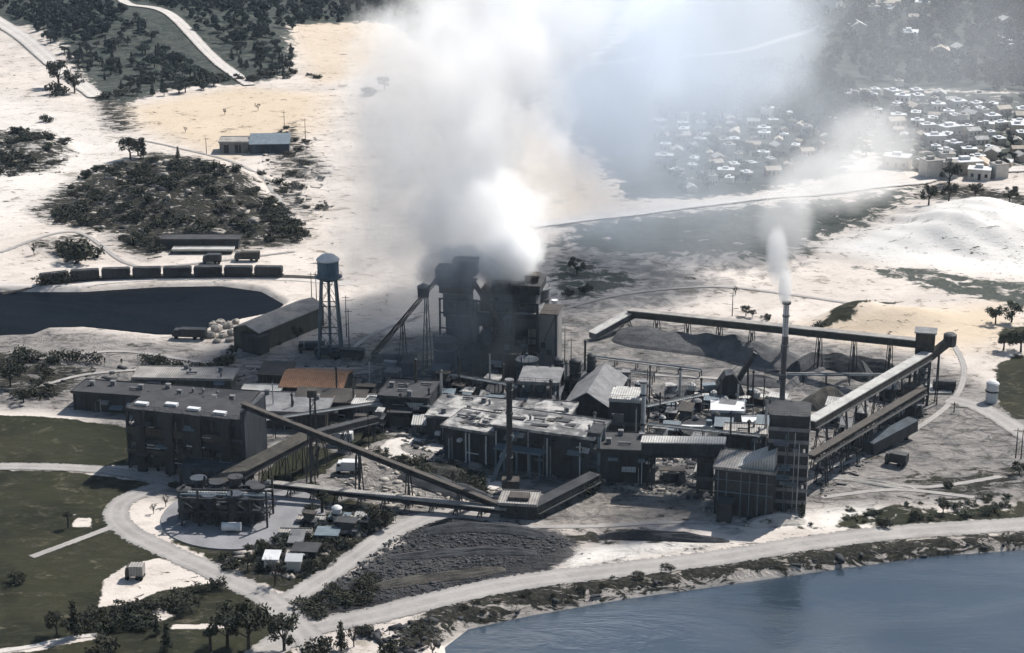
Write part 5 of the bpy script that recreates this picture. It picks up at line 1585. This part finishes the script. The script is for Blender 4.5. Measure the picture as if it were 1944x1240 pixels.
hedge([(1545,630),(1590,600),(1650,580)], 3, 1.6, 'green hedge line on the edge of the pale berm', 6)

pile('spoil_ridge', 'long rough ridge of dark spoil along the upper edge of the scorched field', [(800,1012),(880,1002),(960,1004),(1040,1018)], 6, 1.6, 'coal', 14)
pile('spoil_ridge', 'rough ridge of dark spoil across the middle of the scorched field', [(740,1060),(830,1052),(930,1046),(1020,1050)], 5, 1.2, 'coal', 15)
pile('spoil_ridge', 'rough dark spoil ridge along the lower edge of the scorched field', [(680,1120),(780,1104),(880,1092),(960,1080)], 5, 1.2, 'soil_dark', 16)
# scattered scrub, one shrub an object
def scatter(poly, n, lab, group, hrange, kinds=('bush',), leafmat='leaf_dark', cat='bush', name='scrub_bush', minpy=0):
    P = wp(poly); mn, mx = P.min(0), P.max(0)
    k = 0
    while k < n:
        q = rng.random((n*4, 2))*(mx-mn)+mn
        q = q[sdist(q, P) > 0]
        for x, y in q:
            if k >= n: break
            kd = kinds[int(rng.integers(len(kinds)))]
            plant(0, 0, 0, kd, lab, leafmat, name, cat, group, v=int(rng.integers(3)), wide=float(rng.uniform(.9, 1.7)), world_=(x, y, gz(x, y)-.1), hm=float(rng.uniform(*hrange)))
            k += 1
scatter([(100,420),(130,350),(215,308),(395,305),(470,360),(580,445),(430,470),(300,475),(285,490),(200,440)], 175, 'dark scrub bush on the big upper left mound', 'scrub bushes on the big mound', (1.4, 4.0))
scatter([(0,250),(90,250),(135,290),(100,330),(0,335)], 34, 'dark scrub bush at the upper left edge', 'scrub bushes at the upper left edge', (1.5, 4))
scatter([(180,190),(250,185),(330,165),(560,150),(700,150),(560,140),(250,150)], 30, 'dark bush on the forest edge above warm sand', 'bushes on the forest edge', (2, 5))
scatter([(490,340),(520,240),(560,235),(600,300),(640,330),(610,410),(520,400)], 34, 'dark bush around the ruins on the upper left slope', 'bushes around the ruins', (1, 3))
scatter([(470,370),(520,380),(590,450),(540,462)], 26, 'dark bush in the strip right of the scrub mound', 'bushes right of the mound', (1.2, 3.6))
scatter([(420,1060),(560,1010),(700,960),(745,985),(640,1060),(550,1105)], 55, 'dark shrub left of the fork road', 'shrubs left of the fork road', (1.0, 2.8), name='low_shrub')
scatter([(560,1150),(700,1090),(740,1130),(600,1180)], 36, 'dark shrub in the scorched field', 'shrubs in the scorched field', (.8, 2.2), name='low_shrub')
scatter([(700,860),(900,900),(935,945),(820,915)], 60, 'small dark shrub under the diagonal conveyor', 'shrubs under the diagonal conveyor', (.9, 2.4), name='low_shrub')
scatter([(0,670),(120,690),(100,760),(0,750)], 16, 'dark shrub on the rough left edge', 'shrubs at the left edge', (1.5, 3.5), name='low_shrub')
scatter([(1400,995),(1700,955),(1944,940),(1944,975),(1600,1004)], 34, 'green shrub on the grassy shore bank', 'shrubs on the shore bank', (.6, 2.0), leafmat='leaf_green', name='low_shrub')
scatter([(900,1140),(1300,1074),(1300,1080),(900,1165),(780,1235),(760,1215)], 16, 'low dark shrub on the lake bank', 'shrubs on the lake bank', (.5, 1.3), name='low_shrub')
scatter([(160,1175),(300,1140),(400,1115),(440,1120),(300,1185),(180,1210)], 26, 'dark shrub below the pale sandy patch', 'shrubs below the sandy patch', (1.0, 3.0), name='low_shrub')

# forest: the trees that show largest as things, the rest as one mass
CLEAR = [[(225,0),(255,20),(330,65),(400,112),(470,162)], [(-30,20),(30,70),(110,130),(185,185)], [(215,20),(320,85),(440,160)], [(-30,45),(60,115),(150,190)]]
def forest(polys, n, nmass, lab, group, seed, hr=(7, 13)):
    g = np.random.default_rng(seed)
    pts = []
    for poly, wgt in polys:
        P = wp(poly); mn, mx = P.min(0), P.max(0)
        q = g.random((int((n+nmass)*wgt*8)+50, 2))*(mx-mn)+mn
        q = q[sdist(q, P) > 0]
        for line in CLEAR:
            L_ = wp(line)
            for i in range(len(L_)-1): q = q[-sdist(q, np.array([L_[i], L_[i+1], L_[i]+[.01, .01]])) > 9]
        pts.append(q[:int((n+nmass)*wgt)])
    q = np.concatenate(pts)
    q = q[np.argsort(q[:, 1])]
    for x, y in q[:n]:
        plant(0, 0, 0, ['broad', 'broad', 'tall'][int(g.integers(3))], lab, 'leaf_wood', 'forest_tree', 'tree', group, v=int(g.integers(4)), wide=float(g.uniform(.9, 1.4)), world_=(x, y, gz(x, y)-.2), hm=float(g.uniform(*hr)))
    q = q[n:]
    if not len(q): return
    zz_ = terrain(q)
    cs = []; rs = []
    for (x, y), z in zip(q, zz_):
        h = g.uniform(*hr)
        for j in range(3):
            cs.append((x+g.normal()*1.4, y+g.normal()*1.4, z+h*(.35+.22*j))); rs.append(h*.28)
    V, F = leaf_cloud(cs, rs, len(cs)*75, .62, seed)
    o = link('woodland', npmesh('woodland', V, F, 'leaf_wood'))
    o['kind'] = 'stuff'; o['label'] = 'far woodland '+group; o['category'] = 'woodland'
forest([([(-10,10),(60,60),(170,175),(235,195),(460,160),(255,25),(230,-20),(0,-20)], .42), ([(260,10),(475,155),(555,140),(560,55),(700,42),(840,20),(840,-20),(250,-20)], .58)], 140, 620, 'dark forest tree', 'in the forest at the upper left', 5, (3.5, 7.5))
forest([([(1560,-30),(1944,-30),(1990,180),(1880,170),(1620,165),(1560,120),(1500,60)], .75), ([(1240,215),(1500,120),(1620,170),(1660,240),(1600,290),(1500,230),(1260,230)], .25)], 130, 760, 'hazy woodland tree', 'in the woods behind the town', 6, (5, 10))

# ================= town
HT_ = []
def house_proto(k, wall, roofmat, w, d, h, gable):
    t = thing('house', 'x', 'house')
    m = MB()
    if gable: m.prism([(-d/2, -.6), (d/2, -.6), (d/2, h), (0, h+1.6), (-d/2, h)], -w/2, w/2, 'x')
    else: m.box(-w/2, w/2, -d/2, d/2, -.6, h)
    m.build('wall', wall, t)
    m = MB()
    if gable: m.prism([(-d/2-.4, h-.2), (0, h+1.64), (d/2+.4, h-.2), (d/2+.4, h+.05), (0, h+1.9), (-d/2-.4, h+.05)], -w/2-.3, w/2+.3, 'x')
    else:
        m.box(-w/2-.2, w/2+.2, -d/2-.2, d/2+.2, h, h+.3); m.box(-w*.2, w*.15, -d*.1, d*.25, h+.3, h+1.4)
    m.build('roof', roofmat, t)
    for i, x in enumerate((-.3, .02, .32)):
        MB().box(w*x-.5, w*x+.5, -d/2-.05, -d/2-.003, 1.0 if i != 1 else .0, 2.2).build('window' if i != 1 else 'door', 'dark_steel', t)
    KIDS[t.name] = [c for c in COL.objects if c.parent == t]
    HT_.append([t, False])
house_proto(0, 'house_white', 'white_paint', 7.5, 6, 3.4, False)
house_proto(1, 'house_cream', 'bright_roof', 8.5, 6.5, 3.2, True)
house_proto(2, 'house_white', 'dusty_roof', 6, 6, 6.0, False)
house_proto(3, 'house_pink', 'house_cream', 9, 6, 3.4, True)
house_proto(4, 'house_cream', 'white_paint', 10, 7, 4.4, False)
hd = ['single-storey white flat-roofed house', 'cream house with a bright pitched roof', 'two-storey white house with a dusty flat roof', 'pinkish house with a cream pitched roof', 'long cream house with a white flat roof']
def town(poly, n, where, seed, s=(.8, 1.25)):
    g = np.random.default_rng(seed)
    P = wp(poly); mn, mx = P.min(0), P.max(0)
    got = []
    tries = 0
    while len(got) < n and tries < n*60:
        tries += 1
        q = g.random(2)*(mx-mn)+mn
        if sdist(q[None], P)[0] < 0: continue
        if any(abs(q[0]-r_[0]) < 7.2 and abs(q[1]-r_[1]) < 9.5 for r_ in got): continue
        got.append(q)
    for q in got:
        k = int(g.integers(5)); sc = float(g.uniform(*s)); rz = float(g.choice([0, 1.57])+g.normal()*.25)
        p = (q[0], q[1], gz(q[0], q[1])); lab = hd[k]+' '+where
        if not HT_[k][1]:
            HT_[k][1] = True; t = HT_[k][0]; t.location = p; t.rotation_euler = (0,0,rz); t.scale = (sc,)*3; t['label'] = lab; t['group'] = 'houses of the town'
        else: dup(HT_[k][0], p, rz, sc, lab, 'houses of the town')
    return got
h1 = town([(1610,190),(1700,165),(1800,185),(1944,215),(1944,320),(1790,322),(1770,270),(1700,262),(1640,215)], 150, 'in the town', 1, (.5, .92))
h2 = town([(1245,235),(1400,215),(1560,215),(1600,260),(1480,330),(1300,370),(1260,330)], 125, 'in the hazy quarter', 2, (.42, .75))
h3 = town([(1560,60),(1930,40),(1940,110),(1700,130)], 14, 'in the far woods', 3, (1, 1.6))
h4 = town([(1640,300),(1944,330),(1944,345),(1700,345)], 8, 'beside the far road', 4, (.9, 1.3))
g4 = np.random.default_rng(9)
# trees between the houses
for poly, n in (([(1610,190),(1944,190),(1944,325),(1790,325),(1640,230)], 60), ([(1245,235),(1560,215),(1600,260),(1480,340),(1300,375),(1255,340)], 70), ([(1560,215),(1650,215),(1650,300),(1560,300)], 26), ([(1790,270),(1850,270),(1850,320),(1790,320)], 16)):
    P = wp(poly); mn, mx = P.min(0), P.max(0)
    q = g4.random((n*4, 2))*(mx-mn)+mn; q = q[sdist(q, P) > 0][:n]
    for x, y in q:
        plant(0, 0, 0, 'broad', 'tree among the town houses', 'leaf_wood', 'town_tree', 'tree', 'trees between the town houses', v=int(g4.integers(3)), wide=float(g4.uniform(1, 1.5)), world_=(x, y, gz(x, y)-.2), hm=float(g4.uniform(3, 5.8)))

# ================= rubble and litter, uncountable
def rubble(polys, lab, material, seed, size=(.10, .30)):
    g = np.random.default_rng(seed); Vs = []; Fs = []; o_ = 0
    cube = np.array([[x, y, z] for x in (-1, 1) for y in (-1, 1) for z in (-1, 1)], float)
    fc = np.array([[0,1,3,2],[4,6,7,5],[0,4,5,1],[2,3,7,6],[0,2,6,4],[1,5,7,3]])
    for poly, n in polys:
        P = wp(poly); mn, mx = P.min(0), P.max(0)
        q = g.random((n*5, 2))*(mx-mn)+mn; q = q[sdist(q, P) > 0][:n]
        n_ = len(q); z = terrain(q)
        s = g.uniform(*size, n_)*(.5+g.random(n_)**6*3)
        sc = np.stack([s*g.uniform(.6, 2.2, n_), s*g.uniform(.5, 1.1, n_), s*g.uniform(.25, .8, n_)], 1)
        C_ = cube[None]*sc[:, None]*(1+.25*g.normal(size=(n_, 8, 3)))
        a_ = g.uniform(0, math.pi, n_); c, s_ = np.cos(a_)[:, None], np.sin(a_)[:, None]
        X = C_[:,:,0]*c-C_[:,:,1]*s_+q[:,0:1]; Y = C_[:,:,0]*s_+C_[:,:,1]*c+q[:,1:2]; Z = C_[:,:,2]+z[:,None]+s[:,None]*.1
        Vs.append(np.stack([X, Y, Z], -1).reshape(-1, 3)); Fs.append((fc[None]+np.arange(n_)[:,None,None]*8).reshape(-1, 4)+o_); o_ += n_*8
    o = link('rubble', npmesh('rubble', np.concatenate(Vs), np.concatenate(Fs), material))
    o['kind'] = 'stuff'; o['label'] = lab; o['category'] = 'rubble'
yard = [(700,700),(1060,700),(1240,750),(1480,790),(1460,960),(1140,930),(1110,920),(850,880),(690,800)]
rubble([(yard, 8000), ([(90,690),(700,690),(720,830),(480,830),(260,760),(100,740)], 900), ([(1530,800),(1750,690),(1760,800),(1560,950)], 900)], 'dark scrap and rubble littering the works yard', 'coal', 1)
rubble([(yard, 3000), ([(1340,930),(1400,940),(1420,1000),(1330,990)], 300), ([(690,850),(940,900),(950,975),(700,960),(620,900)], 1200), ([(420,1065),(700,960),(740,990),(560,1100)], 500)], 'pale rubble and broken slabs on the works yard', 'rock', 2)
rubble([([(830,1200),(880,1165),(1180,1110),(1400,1080),(1760,1030),(1944,1018),(1944,1022),(1560,1062),(1180,1115),(880,1172),(835,1215)], 600), ([(100,420),(215,308),(395,305),(580,445),(430,470)], 900), ([(690,1200),(830,1170),(830,1240),(740,1240)], 220)], 'dark stones on the lake bank and the scrub mound', 'coal', 3, (.12, .35))
rubble([([(100,420),(215,308),(395,305),(580,445),(430,470)], 500), ([(480,300),(600,260),(640,420),(520,400)], 300), ([(-50,280),(120,270),(130,330),(-50,340)], 150)], 'pale stones on the scrub mound', 'rock', 4, (.15, .45))
rubble([([(760,1010),(960,990),(1100,1030),(850,1125),(620,1150),(640,1100)], 9000)], 'dark clods strewn over the scorched field', 'coal', 6, (.05, .14))

# ---- say where each look-alike stands within its group
import collections
def image_pos(o):
    x, y, z = o.location
    dep = y*CP-(z-CAMZ)*SP
    return x/dep, (y*SP+(z-CAMZ)*CP)/dep
by = collections.defaultdict(list)
for o in COL.objects:
    if o.parent is None and o.get('label') and o.get('group') and o.get('kind') is None: by[o['label']].append(o)
HB = ['far left', 'left', 'centre left', 'middle', 'centre right', 'right', 'far right']
VB = ['front', 'lower part', 'middle', 'upper part', 'back']
for lab, os_ in by.items():
    if len(os_) < 2 or 'boulder' in lab: continue
    xs = sorted(image_pos(o)[0] for o in os_); ys = sorted(image_pos(o)[1] for o in os_); zs_ = sorted(o.scale.z for o in os_)
    n_ = len(os_)
    nh, nv = (7, 5) if n_ > 20 else (3, 2) if n_ < 8 else (5, 3)
    hb = {7: HB, 5: ['far left', 'left', 'middle', 'right', 'far right'], 3: ['left', 'middle', 'right']}[nh]
    vb = {5: VB, 3: ['front', 'middle', 'back'], 2: ['front', 'back']}[nv]
    for o in os_:
        ix, iy = image_pos(o)
        h_ = hb[min(nh-1, xs.index(ix)*nh//n_)]; v_ = vb[min(nv-1, ys.index(iy)*nv//n_)]
        k_ = zs_.index(o.scale.z)*3//n_
        sz = ['smaller', 'medium-sized', 'larger'][min(2, k_)]
        o['label'] = f'{sz} {lab}, {h_} {v_}'.replace('larger long', 'long').replace(' with a ', ' with ')

#=== SMOKE AND AIR ===
def puff(px, py, y, rx, ry, dep, dens):
    """an ellipsoid of smoke at distance y, its half sizes read off the photograph"""
    d = ray(px, py); s = y/d[1]
    k = s*math.sqrt(1)/FOC
    return ((d[0]*s, y, CAMZ+d[2]*s), (rx*k, dep, ry*k*1.02), dens)
def smoke(name, label, puffs, colour, aniso, nscale, namp, step, absorb=(0,0,0)):
    lo = [min(c[i]-r[i]*1.25 for c, r, d in puffs) for i in range(3)]
    hi = [max(c[i]+r[i]*1.25 for c, r, d in puffs) for i in range(3)]
    lo[2] = max(lo[2], .5); hi[2] = min(hi[2], CAMZ-8)
    m = MB().box(lo[0], hi[0], lo[1], hi[1], lo[2], hi[2])
    mt = bpy.data.materials.new(name); mt.use_nodes = True
    n = N(mt)
    for x in list(mt.node_tree.nodes): mt.node_tree.nodes.remove(x)
    tc = n.new('ShaderNodeNewGeometry').outputs['Position']
    nz1 = n.new('ShaderNodeTexNoise'); nz1.inputs['Scale'].default_value = nscale; nz1.inputs['Detail'].default_value = 5.0; nz1.inputs['Roughness'].default_value = .62
    n.link(mapping(n, tc, (1, 1, .75)), nz1.inputs['Vector'])
    disp = math_(n, 'MULTIPLY', math_(n, 'SUBTRACT', nz1.outputs['Fac'], .5), namp)
    tot = None
    for c, r, d in puffs:
        s = tuple(1/q for q in r)
        v = mapping(n, tc, s, loc=tuple(-c[i]*s[i] for i in range(3)))
        ln = n.new('ShaderNodeVectorMath', operation='LENGTH'); n.link(v, ln.inputs[0])
        f = math_(n, 'SUBTRACT', math_(n, 'SUBTRACT', 1.0, ln.outputs['Value']), disp)
        mr = n.new('ShaderNodeMapRange', interpolation_type='SMOOTHSTEP')
        mr.inputs['From Min'].default_value = 0; mr.inputs['From Max'].default_value = .42
        mr.inputs['To Min'].default_value = 0; mr.inputs['To Max'].default_value = d
        n.link(f, mr.inputs['Value'])
        tot = mr.outputs[0] if tot is None else math_(n, 'ADD', tot, mr.outputs[0])
    pv = n.new('ShaderNodeVolumePrincipled')
    pv.inputs['Color'].default_value = (*colour, 1)
    pv.inputs['Anisotropy'].default_value = aniso
    n.link(tot, pv.inputs['Density'])
    out = n.new('ShaderNodeOutputMaterial'); n.link(pv.outputs[0], out.inputs['Volume'])
    mt.cycles.volume_step_rate = step
    MT[name] = mt
    o = m.build(name, name)
    o['kind'] = 'stuff'; o['label'] = label; o['category'] = 'smoke'
    return o
smoke('smoke_plume', 'huge white smoke plume rising from the silo block and drifting back to the right', [
    puff(975,495,518,85,70,10,.6), puff(920,410,532,140,115,22,.085), puff(820,360,542,235,190,30,.026),
    puff(770,470,552,190,130,24,.013), puff(860,190,565,230,230,36,.040), puff(960,20,595,230,190,40,.032)], (.99,.992,.996), .3, .055, 1.9, .33)
smoke('smoke_haze_veil', 'thin bluish smoke and haze veil across the woods and the hazy quarter', [
    puff(1140,60,620,260,300,42,.026), puff(1370,40,650,270,220,42,.021),
    puff(1130,290,640,220,240,38,.015), puff(1360,240,660,280,210,38,.009), puff(1270,430,600,330,80,30,.008), puff(1700,90,700,420,230,50,.0045)], (.87,.925,1.0), .3, .026, 1.2, .5)  # last puff added for the blue haze over town and woods
YS = G(1478, 905)[1]
smoke('stack_smoke', 'narrow white smoke trail leaving the tall slim stack', [
    puff(1490,545,YS,15,44,2.4,.55), puff(1474,485,YS+3,26,66,5,.24), puff(1492,410,YS+8,64,96,9,.05),
    puff(1575,345,YS+20,130,75,14,.045), puff(1650,290,YS+36,120,100,16,.038)], (.985,.99,.996), .3, .11, .9, .3)
smoke('soot_cloud', 'dark blue-brown soot hanging round the narrow tower and the foot of the silo', [
    puff(862,505,506,85,50,7,.14), puff(845,620,500,85,130,8,.035), puff(800,700,496,150,70,8,.028), puff(925,630,500,80,120,6,.02)], (.22,.26,.32), .1, .16, 1.3, .3)
# the air between: one closed box of even haze
mt = bpy.data.materials.new('haze'); mt.use_nodes = True
n = N(mt)
for x in list(mt.node_tree.nodes): mt.node_tree.nodes.remove(x)
pv = n.new('ShaderNodeVolumePrincipled')
pv.inputs['Color'].default_value = (.62,.80,1.0,1)
pv.inputs['Density'].default_value = .000035
pv.inputs['Anisotropy'].default_value = .3
out = n.new('ShaderNodeOutputMaterial'); n.link(pv.outputs[0], out.inputs['Volume'])
MT['haze'] = mt
o = MB().box(-17000*6, 17000*6, -500, 16500, -8, CAMZ+3).build('haze', 'haze')
o['kind'] = 'stuff'
#=== END ===
